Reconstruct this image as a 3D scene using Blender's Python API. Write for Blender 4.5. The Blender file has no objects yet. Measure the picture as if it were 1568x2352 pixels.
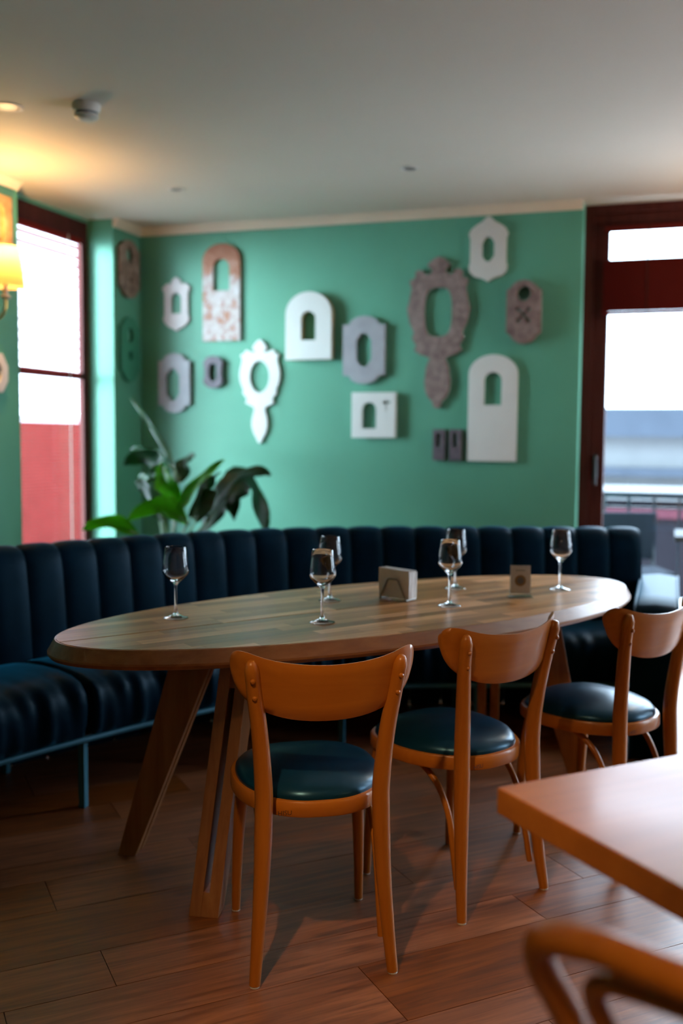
import bpy, bmesh, math, random
from mathutils import Vector, Matrix, Quaternion

R = math.radians
random.seed(7)
SC = bpy.context.scene
COL = SC.collection

# ------------------------------------------------------------------ camera
cam_data = bpy.data.cameras.new('camera')
cam_data.sensor_fit = 'VERTICAL'
cam_data.sensor_height = 36.0
cam_data.sensor_width = 24.0
cam_data.lens = 35.0
cam_data.clip_start = 0.05
cam_data.clip_end = 200
cam_data.dof.use_dof = True
cam_data.dof.focus_distance = 2.38
cam_data.dof.aperture_fstop = 1.7
cam = bpy.data.objects.new('camera', cam_data)
COL.objects.link(cam)
YAW, PITCH, ROLL = 18.4, 4.4, 0.45
cam.location = (0, 0, 1.30)
_f = Vector((-math.sin(R(YAW)) * math.cos(R(PITCH)), math.cos(R(YAW)) * math.cos(R(PITCH)), -math.sin(R(PITCH))))
_r = Vector((math.cos(R(YAW)), math.sin(R(YAW)), 0))
_u = _r.cross(_f)
_R = _r * math.cos(R(ROLL)) + _u * math.sin(R(ROLL))
_U = -_r * math.sin(R(ROLL)) + _u * math.cos(R(ROLL))
cam.rotation_euler = Matrix((_R, _U, -_f)).transposed().to_euler()
SC.camera = cam

# ------------------------------------------------------------------ view, world, big lights
vs = SC.view_settings
vs.view_transform = 'Standard'
vs.look = 'None'
vs.exposure = 0.0
vs.gamma = 1.0
vs.use_curve_mapping = False
try:
    SC.cycles.use_denoising = True
    SC.cycles.max_bounces = 6
    SC.cycles.diffuse_bounces = 3
    SC.cycles.glossy_bounces = 4
    SC.cycles.transmission_bounces = 7
    SC.cycles.transparent_max_bounces = 12
    SC.cycles.use_adaptive_sampling = True
    SC.cycles.adaptive_threshold = 0.05
    SC.cycles.adaptive_min_samples = 36
    SC.cycles.sample_clamp_indirect = 6.0
    SC.cycles.caustics_reflective = False
    SC.cycles.caustics_refractive = False
except Exception:
    pass

world = bpy.data.worlds.new('overcast_sky')
SC.world = world
world.use_nodes = True
_bg = world.node_tree.nodes['Background']
# overcast sky: three times brighter overhead than at the horizon
_wn = world.node_tree
_tc = _wn.nodes.new('ShaderNodeTexCoord'); _sx = _wn.nodes.new('ShaderNodeSeparateXYZ')
_wn.links.new(_tc.outputs['Generated'], _sx.inputs[0])
_cl = _wn.nodes.new('ShaderNodeMapRange'); _cl.inputs['To Min'].default_value = 11.0; _cl.inputs['To Max'].default_value = 33.0
_wn.links.new(_sx.outputs['Z'], _cl.inputs['Value'])
_bg.inputs['Color'].default_value = (0.66, 0.81, 1.0, 1)
_wn.links.new(_cl.outputs['Result'], _bg.inputs['Strength'])

def light(name, kind, loc, energy, color, rot=None, **kw):
    d = bpy.data.lights.new(name, kind)
    d.energy = energy
    d.color = color
    for k, v in kw.items():
        setattr(d, k, v)
    o = bpy.data.objects.new(name, d)
    o.location = loc
    if rot is not None:
        o.rotation_euler = rot
    COL.objects.link(o)
    return o

def aim(d):
    return Vector(d).to_track_quat('-Z', 'Y').to_euler()

# low hazy sun coming along the street on the left
light('hazy_sun', 'SUN', (-6, -6, 4), 36.0, (0.62, 0.86, 1.0), aim((0.78, 0.625, -0.20)), angle=R(44))
# warm recessed downlights of the room
def downlight(loc, target, energy, cone, blend):
    light('room_downlight', 'SPOT', loc, energy, (1.0, 0.64, 0.32), aim(Vector(target) - Vector(loc)), spot_size=R(cone), spot_blend=blend, shadow_soft_size=0.04)
downlight((-0.70, 0.55, 2.62), (-0.33, 2.2, 0), 150, 40, 0.8)
downlight((-0.1, -0.5, 2.62), (0.12, 0.62, 0.6), 120, 34, 0.9)
# unseen warm lamps, added to warm the ceiling and for the glow at right
for (x, y, e) in [(3.15, 1.2, 12), (0.62, 5.45, 16), (0.8, -2.7, 5)]:
    light('unseen_warm_lamp', 'POINT', (x, y, 2.18), e, (1.0, 0.62, 0.30), shadow_soft_size=0.06)
# window portals guide the sampling of the daylight
def portal(loc, d, sx, sy):
    o = light('window_portal', 'AREA', loc, 1.0, (1, 1, 1), aim(d), shape='RECTANGLE', size=sx, size_y=sy)
    o.data.cycles.is_portal = True
    return o
portal((-3.63, 5.12, 1.45), (1, 0, 0), 0.95, 2.3)
portal((3.56, 4.6, 1.375), (-1, 0, 0), 1.0, 1.85)
portal((1.38, 6.28, 1.35), (0, -1, 0), 3.75, 2.5)

# ------------------------------------------------------------------ materials
MATS = {}
def new_mat(name):
    m = bpy.data.materials.new(name)
    m.use_nodes = True
    nt = m.node_tree
    b = nt.nodes['Principled BSDF']
    MATS[name] = m
    return m, nt, b

def S(b, **kw):
    names = {'base': 'Base Color', 'rough': 'Roughness', 'metal': 'Metallic', 'spec': 'Specular IOR Level', 'ior': 'IOR',
             'trans': 'Transmission Weight', 'coat': 'Coat Weight', 'coat_rough': 'Coat Roughness', 'sheen': 'Sheen Weight',
             'sheen_rough': 'Sheen Roughness', 'sheen_tint': 'Sheen Tint', 'emit': 'Emission Color', 'emit_s': 'Emission Strength', 'alpha': 'Alpha'}
    for k, v in kw.items():
        if isinstance(v, tuple) and len(v) == 3:
            v = (*v, 1)
        b.inputs[names[k]].default_value = v

def tex_noise(nt, vec, scale, detail=4, rough=0.55, dist=0.0):
    n = nt.nodes.new('ShaderNodeTexNoise')
    n.inputs['Scale'].default_value = scale
    n.inputs['Detail'].default_value = detail
    n.inputs['Roughness'].default_value = rough
    n.inputs['Distortion'].default_value = dist
    if vec is not None:
        nt.links.new(vec, n.inputs['Vector'])
    return n

def ramp(nt, fac, stops):
    r = nt.nodes.new('ShaderNodeValToRGB')
    while len(r.color_ramp.elements) < len(stops):
        r.color_ramp.elements.new(0.5)
    for e, (p, c) in zip(r.color_ramp.elements, stops):
        e.position = p
        e.color = (*c, 1)
    nt.links.new(fac, r.inputs['Fac'])
    return r

def bump(nt, b, height, strength, dist=0.002):
    n = nt.nodes.new('ShaderNodeBump')
    n.inputs['Strength'].default_value = strength
    n.inputs['Distance'].default_value = dist
    nt.links.new(height, n.inputs['Height'])
    nt.links.new(n.outputs['Normal'], b.inputs['Normal'])

def obj_vec(nt, scale=(1, 1, 1), rand=False):
    tc = nt.nodes.new('ShaderNodeTexCoord')
    out = tc.outputs['Object']
    if rand:
        oi = nt.nodes.new('ShaderNodeObjectInfo')
        mu = nt.nodes.new('ShaderNodeMath'); mu.operation = 'MULTIPLY'; mu.inputs[1].default_value = 37.0
        nt.links.new(oi.outputs['Random'], mu.inputs[0])
        ad = nt.nodes.new('ShaderNodeVectorMath'); ad.operation = 'ADD'
        nt.links.new(out, ad.inputs[0]); nt.links.new(mu.outputs[0], ad.inputs[1])
        out = ad.outputs[0]
    mp = nt.nodes.new('ShaderNodeMapping')
    mp.inputs['Scale'].default_value = scale
    nt.links.new(out, mp.inputs['Vector'])
    return mp.outputs['Vector']

def plain(name, base, rough=0.6, noise=0.0, nscale=6, bumps=0.0, **kw):
    m, nt, b = new_mat(name)
    S(b, base=base, rough=rough, **kw)
    if noise or bumps:
        v = obj_vec(nt)
        n = tex_noise(nt, v, nscale, 5)
        if noise:
            lo = tuple(c * (1 - noise) for c in base); hi = tuple(min(1, c * (1 + noise)) for c in base)
            r = ramp(nt, n.outputs['Fac'], [(0.3, lo), (0.7, hi)])
            nt.links.new(r.outputs['Color'], b.inputs['Base Color'])
        if bumps:
            n2 = tex_noise(nt, v, nscale * 12, 3)
            bump(nt, b, n2.outputs['Fac'], bumps, 0.001)
    return m

def wood(name, stops, rough=0.35, axis='X', scale=4.0, rand=False, vary=0.0, coat=0.0, bumps=0.05, spec=0.5, knots=False):
    m, nt, b = new_mat(name)
    S(b, rough=rough, coat=coat, coat_rough=0.12, spec=spec)
    st = {'X': (0.6, 9, 9), 'Y': (9, 0.6, 9), 'Z': (9, 9, 0.6)}[axis]
    v = obj_vec(nt, tuple(s * scale / 4 for s in st), rand)
    n = tex_noise(nt, v, 4.0, 7, 0.62, 0.7)
    r = ramp(nt, n.outputs['Fac'], stops)
    col = r.outputs['Color']
    if knots:
        vk = obj_vec(nt, (1.1, 4.2, 1), rand)
        vo = nt.nodes.new('ShaderNodeTexVoronoi'); vo.inputs['Scale'].default_value = 1.6
        nt.links.new(vk, vo.inputs['Vector'])
        rk = ramp(nt, vo.outputs['Distance'], [(0.02, (0.12, 0.10, 0.09)), (0.10, (1, 1, 1))])
        mx = nt.nodes.new('ShaderNodeMix'); mx.data_type = 'RGBA'; mx.blend_type = 'MULTIPLY'
        mx.inputs['Factor'].default_value = 0.85
        nt.links.new(col, mx.inputs['A']); nt.links.new(rk.outputs['Color'], mx.inputs['B'])
        col = mx.outputs['Result']
    if vary:
        oi = nt.nodes.new('ShaderNodeObjectInfo')
        mr = nt.nodes.new('ShaderNodeMapRange')
        mr.inputs['To Min'].default_value = 1 - vary; mr.inputs['To Max'].default_value = 1 + vary
        nt.links.new(oi.outputs['Random'], mr.inputs['Value'])
        hs = nt.nodes.new('ShaderNodeHueSaturation')
        nt.links.new(mr.outputs['Result'], hs.inputs['Value'])
        mr2 = nt.nodes.new('ShaderNodeMapRange')
        mr2.inputs['To Min'].default_value = 1.08; mr2.inputs['To Max'].default_value = 0.9
        nt.links.new(oi.outputs['Random'], mr2.inputs['Value'])
        nt.links.new(mr2.outputs['Result'], hs.inputs['Saturation'])
        nt.links.new(col, hs.inputs['Color'])
        col = hs.outputs['Color']
    nt.links.new(col, b.inputs['Base Color'])
    if bumps:
        bump(nt, b, n.outputs['Fac'], bumps, 0.002)
    return m

M = MATS
plain('green_paint', (0.085, 0.30, 0.20), 0.55, 0.06, 1.2, 0.05)
plain('green_board', (0.03, 0.20, 0.12), 0.6, 0.08, 4, 0.05)
plain('ceiling_white', (0.64, 0.59, 0.50), 0.7, 0.03, 1.0)
plain('cornice_cream', (0.72, 0.62, 0.48), 0.6, 0.04, 4)
plain('back_room_wall', (0.35, 0.27, 0.18), 0.7, 0.06, 2)
plain('floor_base', (0.02, 0.012, 0.008), 0.8, 0.1, 4)
wood('window_wood', [(0.25, (0.042, 0.009, 0.008)), (0.75, (0.085, 0.020, 0.016))], 0.6, 'Z', coat=0.0, spec=0.12)
wood('chair_wood', [(0.2, (0.30, 0.085, 0.006)), (0.55, (0.40, 0.122, 0.009)), (0.85, (0.47, 0.155, 0.015))], 0.34, 'Z', 2.2, coat=0.25, bumps=0.0, spec=0.35)
wood('chair_back_wood', [(0.2, (0.32, 0.09, 0.007)), (0.55, (0.42, 0.128, 0.010)), (0.85, (0.49, 0.16, 0.016))], 0.34, 'X', 2.2, coat=0.25, bumps=0.0, spec=0.35)
wood('stave_wood', [(0.2, (0.24, 0.090, 0.024)), (0.5, (0.46, 0.20, 0.062)), (0.8, (0.60, 0.31, 0.11))], 0.33, 'X', 3.5, rand=True, vary=0.5, coat=0.0, bumps=0.02, spec=0.35)
wood('table_edge_wood', [(0.2, (0.20, 0.07, 0.02)), (0.5, (0.32, 0.125, 0.035)), (0.8, (0.42, 0.18, 0.06))], 0.35, 'X', 3, coat=0.2, bumps=0.02)
wood('table_leg_wood', [(0.2, (0.20, 0.072, 0.02)), (0.5, (0.33, 0.13, 0.038)), (0.8, (0.44, 0.20, 0.065))], 0.38, 'Z', 3, coat=0.2, bumps=0.03)
wood('square_table_wood', [(0.2, (0.31, 0.092, 0.012)), (0.55, (0.39, 0.120, 0.016)), (0.85, (0.46, 0.152, 0.024))], 0.32, 'X', 2.4, coat=0.35, bumps=0.02)
wood('plank_wood', [(0.15, (0.038, 0.010, 0.002)), (0.42, (0.15, 0.042, 0.009)), (0.62, (0.27, 0.080, 0.018)), (0.88, (0.38, 0.13, 0.036))], 0.42, 'X', 5, rand=True, vary=0.22, bumps=0.12, knots=True, spec=0.9)
plain('stamp_ink', (0.05, 0.015, 0.005), 0.7)
plain('leather', (0.002, 0.024, 0.050), 0.30, 0, 6, 0.06, spec=0.6)
MATS['leather'].node_tree.nodes['Principled BSDF'].inputs['Specular Tint'].default_value = (0.30, 0.68, 1.0, 1)
def velvet(name, base, tint):
    m, nt, b = new_mat(name)
    S(b, base=base, rough=0.5, sheen=0.30, sheen_rough=0.35, sheen_tint=tint, spec=0.09)
    b.inputs['Specular Tint'].default_value = (0.22, 0.68, 1.0, 1)
    v = obj_vec(nt)
    n = tex_noise(nt, v, 7, 5)
    r = ramp(nt, n.outputs['Fac'], [(0.3, tuple(c * 0.7 for c in base)), (0.7, tuple(c * 1.4 for c in base))])
    nt.links.new(r.outputs['Color'], b.inputs['Base Color'])
    n2 = tex_noise(nt, v, 30, 4)
    bump(nt, b, n2.outputs['Fac'], 0.12, 0.004)
    return m
velvet('velvet', (0.0005, 0.007, 0.016), (0.03, 0.36, 0.62))
plain('petrol_metal', (0.03, 0.16, 0.24), 0.45, 0.05, 8, metal=0.2)
plain('white_board', (0.72, 0.72, 0.70), 0.5, 0.03, 5)
plain('white_edge', (0.45, 0.36, 0.22), 0.6, 0.1, 8)
plain('grey_board', (0.33, 0.33, 0.36), 0.55, 0.12, 9)
plain('pink_white_board', (0.66, 0.60, 0.60), 0.55, 0.06, 9)
plain('dark_board', (0.11, 0.09, 0.11), 0.6, 0.35, 30)
def weathered(name, stops, scale=14):
    m, nt, b = new_mat(name)
    S(b, rough=0.7)
    v = obj_vec(nt)
    n = tex_noise(nt, v, scale, 8, 0.7, 0.3)
    r = ramp(nt, n.outputs['Fac'], stops)
    nt.links.new(r.outputs['Color'], b.inputs['Base Color'])
    bump(nt, b, n.outputs['Fac'], 0.2, 0.003)
    return m
weathered('rust_board', [(0.32, (0.22, 0.09, 0.05)), (0.45, (0.33, 0.20, 0.15)), (0.55, (0.42, 0.36, 0.34)), (0.7, (0.55, 0.50, 0.48))])
weathered('brown_board', [(0.3, (0.10, 0.055, 0.05)), (0.5, (0.21, 0.145, 0.13)), (0.7, (0.31, 0.235, 0.22))], 18)
weathered('dark_rust_board', [(0.3, (0.08, 0.035, 0.025)), (0.5, (0.22, 0.14, 0.10)), (0.7, (0.38, 0.30, 0.25))], 18)
weathered('gold_board', [(0.3, (0.28, 0.13, 0.04)), (0.5, (0.42, 0.24, 0.09)), (0.7, (0.5, 0.36, 0.18))], 18)
def rust_top():
    # the tall arch: bare rust around its head, flaking paint below
    m, nt, b = new_mat('rust_arch_board')
    S(b, rough=0.7)
    v = obj_vec(nt)
    n = tex_noise(nt, v, 14, 8, 0.7, 0.3)
    sp = nt.nodes.new('ShaderNodeSeparateXYZ'); nt.links.new(v, sp.inputs[0])
    mr = nt.nodes.new('ShaderNodeMapRange')
    mr.inputs['From Min'].default_value = 0.05; mr.inputs['From Max'].default_value = 0.30
    mr.inputs['To Min'].default_value = 0.0; mr.inputs['To Max'].default_value = -0.32
    nt.links.new(sp.outputs['Z'], mr.inputs['Value'])
    ad = nt.nodes.new('ShaderNodeMath'); ad.operation = 'ADD'
    nt.links.new(n.outputs['Fac'], ad.inputs[0]); nt.links.new(mr.outputs['Result'], ad.inputs[1])
    r = ramp(nt, ad.outputs[0], [(0.22, (0.24, 0.085, 0.04)), (0.40, (0.36, 0.15, 0.09)), (0.47, (0.42, 0.34, 0.32)), (0.65, (0.56, 0.52, 0.52))])
    nt.links.new(r.outputs['Color'], b.inputs['Base Color'])
    bump(nt, b, n.outputs['Fac'], 0.2, 0.003)
rust_top()
def thin_glass(name, tint=(1, 1, 1)):
    m = bpy.data.materials.new(name); m.use_nodes = True; MATS[name] = m
    nt = m.node_tree; nt.nodes.clear()
    o = nt.nodes.new('ShaderNodeOutputMaterial')
    tr = nt.nodes.new('ShaderNodeBsdfTransparent'); tr.inputs['Color'].default_value = (*tint, 1)
    gl = nt.nodes.new('ShaderNodeBsdfGlossy'); gl.inputs['Roughness'].default_value = 0.02
    lw = nt.nodes.new('ShaderNodeLayerWeight'); lw.inputs['Blend'].default_value = 0.5
    pw = nt.nodes.new('ShaderNodeMath'); pw.operation = 'POWER'; pw.inputs[1].default_value = 5.0
    fr = nt.nodes.new('ShaderNodeMath'); fr.operation = 'MULTIPLY_ADD'; fr.inputs[1].default_value = 0.96; fr.inputs[2].default_value = 0.035
    nt.links.new(lw.outputs['Facing'], pw.inputs[0]); nt.links.new(pw.outputs[0], fr.inputs[0])
    mx = nt.nodes.new('ShaderNodeMixShader')
    nt.links.new(fr.outputs[0], mx.inputs[0]); nt.links.new(tr.outputs[0], mx.inputs[1]); nt.links.new(gl.outputs[0], mx.inputs[2])
    nt.links.new(mx.outputs[0], o.inputs[0])
    return m
thin_glass('window_glass', (0.96, 0.98, 0.97))
thin_glass('acrylic', (0.93, 0.96, 0.98))
_m, _nt, _b = new_mat('wine_glass'); S(_b, base=(1, 1, 1), rough=0.0, trans=1.0, ior=1.47)
def translucent(name, dif, trl, fac=0.5, emit=None):
    m = bpy.data.materials.new(name); m.use_nodes = True; MATS[name] = m
    nt = m.node_tree; nt.nodes.clear()
    o = nt.nodes.new('ShaderNodeOutputMaterial')
    d = nt.nodes.new('ShaderNodeBsdfDiffuse'); d.inputs['Color'].default_value = (*dif, 1)
    t = nt.nodes.new('ShaderNodeBsdfTranslucent'); t.inputs['Color'].default_value = (*trl, 1)
    tc = nt.nodes.new('ShaderNodeTexCoord')
    n = tex_noise(nt, tc.outputs['Object'], 9, 3)
    r = ramp(nt, n.outputs['Fac'], [(0.3, tuple(c * 0.85 for c in trl)), (0.7, trl)])
    nt.links.new(r.outputs['Color'], t.inputs['Color'])
    mx = nt.nodes.new('ShaderNodeMixShader'); mx.inputs[0].default_value = fac
    nt.links.new(d.outputs[0], mx.inputs[1]); nt.links.new(t.outputs[0], mx.inputs[2])
    nt.links.new(mx.outputs[0], o.inputs[0])
    return m
translucent('slat_red', (0.13, 0.018, 0.015), (0.25, 0.038, 0.033), 0.4)
translucent('shade_fabric', (0.66, 0.46, 0.21), (0.42, 0.26, 0.09), 0.45)
plain('brass', (0.55, 0.36, 0.12), 0.3, metal=1.0)
plain('steel', (0.35, 0.33, 0.30), 0.35, metal=1.0)
plain('black_metal', (0.02, 0.02, 0.025), 0.4)
plain('white_plastic', (0.62, 0.60, 0.55), 0.4, 0.02, 5)
plain('grey_plastic', (0.16, 0.16, 0.17), 0.4)
plain('paper', (0.90, 0.89, 0.88), 0.8, 0.04, 30, 0.1)
plain('card', (0.85, 0.76, 0.73), 0.7, 0.03, 30)
plain('print_tan', (0.42, 0.24, 0.10), 0.7)
plain('print_grey', (0.22, 0.20, 0.21), 0.7)
plain('pot_clay', (0.30, 0.28, 0.26), 0.7, 0.08, 6)
plain('soil', (0.03, 0.02, 0.012), 0.95, 0.3, 30, 0.4)
def leaf_mat(name, c, t, rough=0.33):
    m, nt, b = new_mat(name)
    S(b, rough=rough, spec=0.5)
    v = obj_vec(nt)
    n = tex_noise(nt, v, 10, 4)
    r = ramp(nt, n.outputs['Fac'], [(0.3, tuple(x * 0.75 for x in c)), (0.7, tuple(x * 1.2 for x in c))])
    nt.links.new(r.outputs['Color'], b.inputs['Base Color'])
    tr = nt.nodes.new('ShaderNodeBsdfTranslucent'); tr.inputs['Color'].default_value = (*t, 1)
    mx = nt.nodes.new('ShaderNodeMixShader'); mx.inputs[0].default_value = 0.42
    o = nt.nodes['Material Output']
    nt.links.new(b.outputs[0], mx.inputs[1]); nt.links.new(tr.outputs[0], mx.inputs[2]); nt.links.new(mx.outputs[0], o.inputs['Surface'])
leaf_mat('leaf_bright', (0.07, 0.32, 0.015), (0.20, 0.62, 0.03))
leaf_mat('leaf_dark', (0.008, 0.055, 0.018), (0.02, 0.14, 0.02), 0.38)
leaf_mat('leaf_pale', (0.08, 0.17, 0.10), (0.10, 0.25, 0.08))
plain('stem_green', (0.10, 0.19, 0.07), 0.45, 0.1, 8)
plain('outdoor_white_shaded', (0.075, 0.078, 0.082), 0.9, 0.05, 2, spec=0.05)  # white darkened to stand in for awning shade
plain('outdoor_grey_shaded', (0.022, 0.027, 0.036), 0.9, 0.08, 2, spec=0.05)  # grey darkened for awning shade too
plain('outdoor_dark_shaded', (0.007, 0.006, 0.008), 0.9, 0.1, 2, spec=0.05)  # awning shade put into the dark tone
plain('outdoor_pink_shaded', (0.045, 0.014, 0.020), 0.9, 0.05, 2, spec=0.05)  # pink darkened as if under an awning
plain('red_plinth', (0.075, 0.010, 0.009), 0.9, 0.15, 6, spec=0.02)
plain('paving', (0.035, 0.043, 0.058), 0.8, 0.1, 3)
plain('street_stone', (0.66, 0.66, 0.67), 0.8, 0.1, 3)
plain('rail_metal', (0.012, 0.020, 0.030), 0.5)
plain('outdoor_brick', (0.72, 0.70, 0.72), 0.85, 0.2, 5)
plain('mortar', (0.50, 0.48, 0.50), 0.9, 0.1, 9)

# ------------------------------------------------------------------ mesh helpers
def mesh_from(name, verts, faces, smooth=False):
    me = bpy.data.meshes.new(name)
    me.from_pydata([tuple(v) for v in verts], [], faces)
    me.validate()
    bm = bmesh.new(); bm.from_mesh(me)
    bmesh.ops.recalc_face_normals(bm, faces=bm.faces)
    bm.to_mesh(me); bm.free()
    if smooth:
        for p in me.polygons:
            p.use_smooth = True
    return me

def add_obj(name, me, mat, parent=None, loc=None, rot=None):
    if mat is not None and len(me.materials) == 0:
        me.materials.append(M[mat] if isinstance(mat, str) else mat)
    o = bpy.data.objects.new(name, me)
    COL.objects.link(o)
    if parent is not None:
        o.parent = parent
    if loc is not None:
        o.location = loc
    if rot is not None:
        o.rotation_euler = rot
    return o

class MB:
    """collects shapes of ONE part"""
    def __init__(self):
        self.v = []; self.f = []
    def add(self, verts, faces):
        k = len(self.v)
        self.v += [Vector(p) for p in verts]
        self.f += [[i + k for i in f] for f in faces]
        return self
    def box(self, x0, x1, y0, y1, z0, z1):
        vs_ = [(x, y, z) for z in (z0, z1) for y in (y0, y1) for x in (x0, x1)]
        return self.add(vs_, [(0, 1, 3, 2), (4, 6, 7, 5), (0, 4, 5, 1), (2, 3, 7, 6), (0, 2, 6, 4), (1, 5, 7, 3)])
    def prism(self, poly, z0, z1, mtx=None):
        n = len(poly)
        vs_ = [Vector((x, y, z0)) for x, y in poly] + [Vector((x, y, z1)) for x, y in poly]
        if mtx is not None:
            vs_ = [mtx @ p for p in vs_]
        return self.add(vs_, [list(range(n))[::-1], list(range(n, 2 * n))] + [(i, (i + 1) % n, n + (i + 1) % n, n + i) for i in range(n)])
    def lathe(self, prof, seg=24, center=(0, 0, 0), closed=False):
        cx, cy, cz = center
        vs_ = []; fs = []
        for r, z in prof:
            for k in range(seg):
                a = 2 * math.pi * k / seg
                vs_.append((cx + r * math.cos(a), cy + r * math.sin(a), cz + z))
        n = len(prof)
        rng = range(n) if closed else range(n - 1)
        for i in rng:
            j = (i + 1) % n
            for k in range(seg):
                k2 = (k + 1) % seg
                fs.append((i * seg + k, i * seg + k2, j * seg + k2, j * seg + k))
        if not closed:
            fs.append(list(range(seg))[::-1]); fs.append([(n - 1) * seg + k for k in range(seg)])
        return self.add(vs_, fs)
    def tube(self, path, rad, seg=12, caps=True, flat=None, closed=False):
        """path: points; rad: number or list; flat=(a,b) scales the two section axes"""
        P = [Vector(p) for p in path]; n = len(P)
        rads = rad if isinstance(rad, (list, tuple)) else [rad] * n
        T = []
        for i in range(n):
            if closed:
                t = P[(i + 1) % n] - P[i - 1]
            else:
                t = P[min(i + 1, n - 1)] - P[max(i - 1, 0)]
            T.append(t.normalized())
        up = Vector((0, 0, 1)) if abs(T[0].z) < 0.9 else Vector((1, 0, 0))
        X = (up - T[0] * up.dot(T[0])).normalized()
        vs_ = []; fs = []
        for i in range(n):
            if i:
                q = T[i - 1].rotation_difference(T[i])
                X = q @ X
                X = (X - T[i] * X.dot(T[i])).normalized()
            Y = T[i].cross(X)
            fa, fb = flat if flat else (1, 1)
            for k in range(seg):
                a = 2 * math.pi * k / seg
                vs_.append(P[i] + (X * math.cos(a) * fa + Y * math.sin(a) * fb) * rads[i])
        m = n if closed else n - 1
        for i in range(m):
            j = (i + 1) % n
            for k in range(seg):
                k2 = (k + 1) % seg
                fs.append((i * seg + k, i * seg + k2, j * seg + k2, j * seg + k))
        if caps and not closed:
            fs.append(list(range(seg))[::-1]); fs.append([(n - 1) * seg + k for k in range(seg)])
        return self.add(vs_, fs)
    def mesh(self, name, smooth=False):
        return mesh_from(name, self.v, self.f, smooth)
    def build(self, name, mat, parent=None, smooth=False, bevel=0, loc=None, rot=None, seg=2):
        me = self.mesh(name, smooth)
        if bevel:
            bm = bmesh.new(); bm.from_mesh(me)
            es = [e for e in bm.edges if len(e.link_faces) == 2 and e.calc_face_angle(0) > 0.5]
            bmesh.ops.bevel(bm, geom=es, offset=bevel, segments=seg, affect='EDGES', profile=0.6)
            bm.to_mesh(me); bm.free()
        o = add_obj(name, me, mat, parent, loc, rot)
        return o

def autosmooth(o, ang=35):
    me = o.data
    for p in me.polygons:
        p.use_smooth = True
    try:
        me.set_sharp_from_angle(angle=R(ang))
    except Exception:
        pass
    return o

def spline(pts, n=8, closed=False):
    """Catmull-Rom through pts (any dimension)"""
    P = [Vector(p) for p in pts]; out = []
    m = len(P)
    rng = range(m) if closed else range(m - 1)
    for i in rng:
        if closed:
            a, b, c, d = P[i - 1], P[i], P[(i + 1) % m], P[(i + 2) % m]
        else:
            b, c = P[i], P[i + 1]
            a = P[i - 1] if i else b * 2 - c
            d = P[i + 2] if i + 2 < m else c * 2 - b
        for k in range(n):
            t = k / n
            out.append(0.5 * ((2 * b) + (c - a) * t + (2 * a - 5 * b + 4 * c - d) * t * t + (3 * b - 3 * c + d - a) * t ** 3))
    if not closed:
        out.append(P[-1])
    return out

def empty(name, loc=(0, 0, 0), rz=0.0):
    o = bpy.data.objects.new(name, None)
    o.location = loc
    o.rotation_euler = (0, 0, rz)
    o.empty_display_size = 0.1
    COL.objects.link(o)
    return o

def tag(o, label=None, cat=None, group=None, kind=None):
    if label: o['label'] = label
    if cat: o['category'] = cat
    if group: o['group'] = group
    if kind: o['kind'] = kind
    return o

def struct(o, label=None, cat=None):
    return tag(o, label, cat, None, 'structure')

def copy_tree(o, parent=None):
    c = o.copy(); COL.objects.link(c)
    c.parent = parent
    for ch in o.children:
        copy_tree(ch, c)
    return c

def clip_poly(poly, inside, cut):
    out = []
    for i in range(len(poly)):
        a, b = poly[i - 1], poly[i]
        ia, ib = inside(a), inside(b)
        if ib:
            if not ia: out.append(cut(a, b))
            out.append(b)
        elif ia:
            out.append(cut(a, b))
    return out

def clip_half(poly, nx, ny, d):
    """keep points with nx*x+ny*y <= d"""
    f = lambda p: nx * p[0] + ny * p[1] - d
    def cut(a, b):
        fa, fb = f(a), f(b); t = fa / (fa - fb)
        return (a[0] + (b[0] - a[0]) * t, a[1] + (b[1] - a[1]) * t)
    return clip_poly(poly, lambda p: f(p) <= 1e-9, cut)

# ------------------------------------------------------------------ room shell
XL, XR, YF, YB, ZC = -3.40, 3.40, -3.00, 5.95, 2.65

def wall_cells(us, zs, holes):
    cells = []
    for i in range(len(us) - 1):
        for j in range(len(zs) - 1):
            cu, cz = (us[i] + us[i + 1]) / 2, (zs[j] + zs[j + 1]) / 2
            if not any(h[0] < cu < h[1] and h[2] < cz < h[3] for h in holes):
                cells.append((i, j))
    return cells

def wall(name, axis, c_in, c_out, u0, u1, holes, mat, z0=0.0, z1=ZC):
    us = sorted({u0, u1, *[h[0] for h in holes], *[h[1] for h in holes]})
    zs = sorted({z0, z1, *[h[2] for h in holes], *[h[3] for h in holes]})
    cells = set(wall_cells(us, zs, holes))
    V = {}; vs_ = []; fs = []
    def vid(i, j, s):
        k = (i, j, s)
        if k not in V:
            V[k] = len(vs_)
            c = c_out if s else c_in
            vs_.append((c, us[i], zs[j]) if axis == 'X' else (us[i], c, zs[j]))
        return V[k]
    for (i, j) in cells:
        for s in (0, 1):
            fs.append([vid(i, j, s), vid(i + 1, j, s), vid(i + 1, j + 1, s), vid(i, j + 1, s)])
        for (di, dj, e) in ((-1, 0, ((i, j), (i, j + 1))), (1, 0, ((i + 1, j), (i + 1, j + 1))), (0, -1, ((i, j), (i + 1, j))), (0, 1, ((i, j + 1), (i + 1, j + 1)))):
            if (i + di, j + dj) not in cells:
                (a, b) = e
                fs.append([vid(*a, 0), vid(*b, 0), vid(*b, 1), vid(*a, 1)])
    return struct(add_obj(name, mesh_from(name, vs_, fs), mat))

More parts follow.
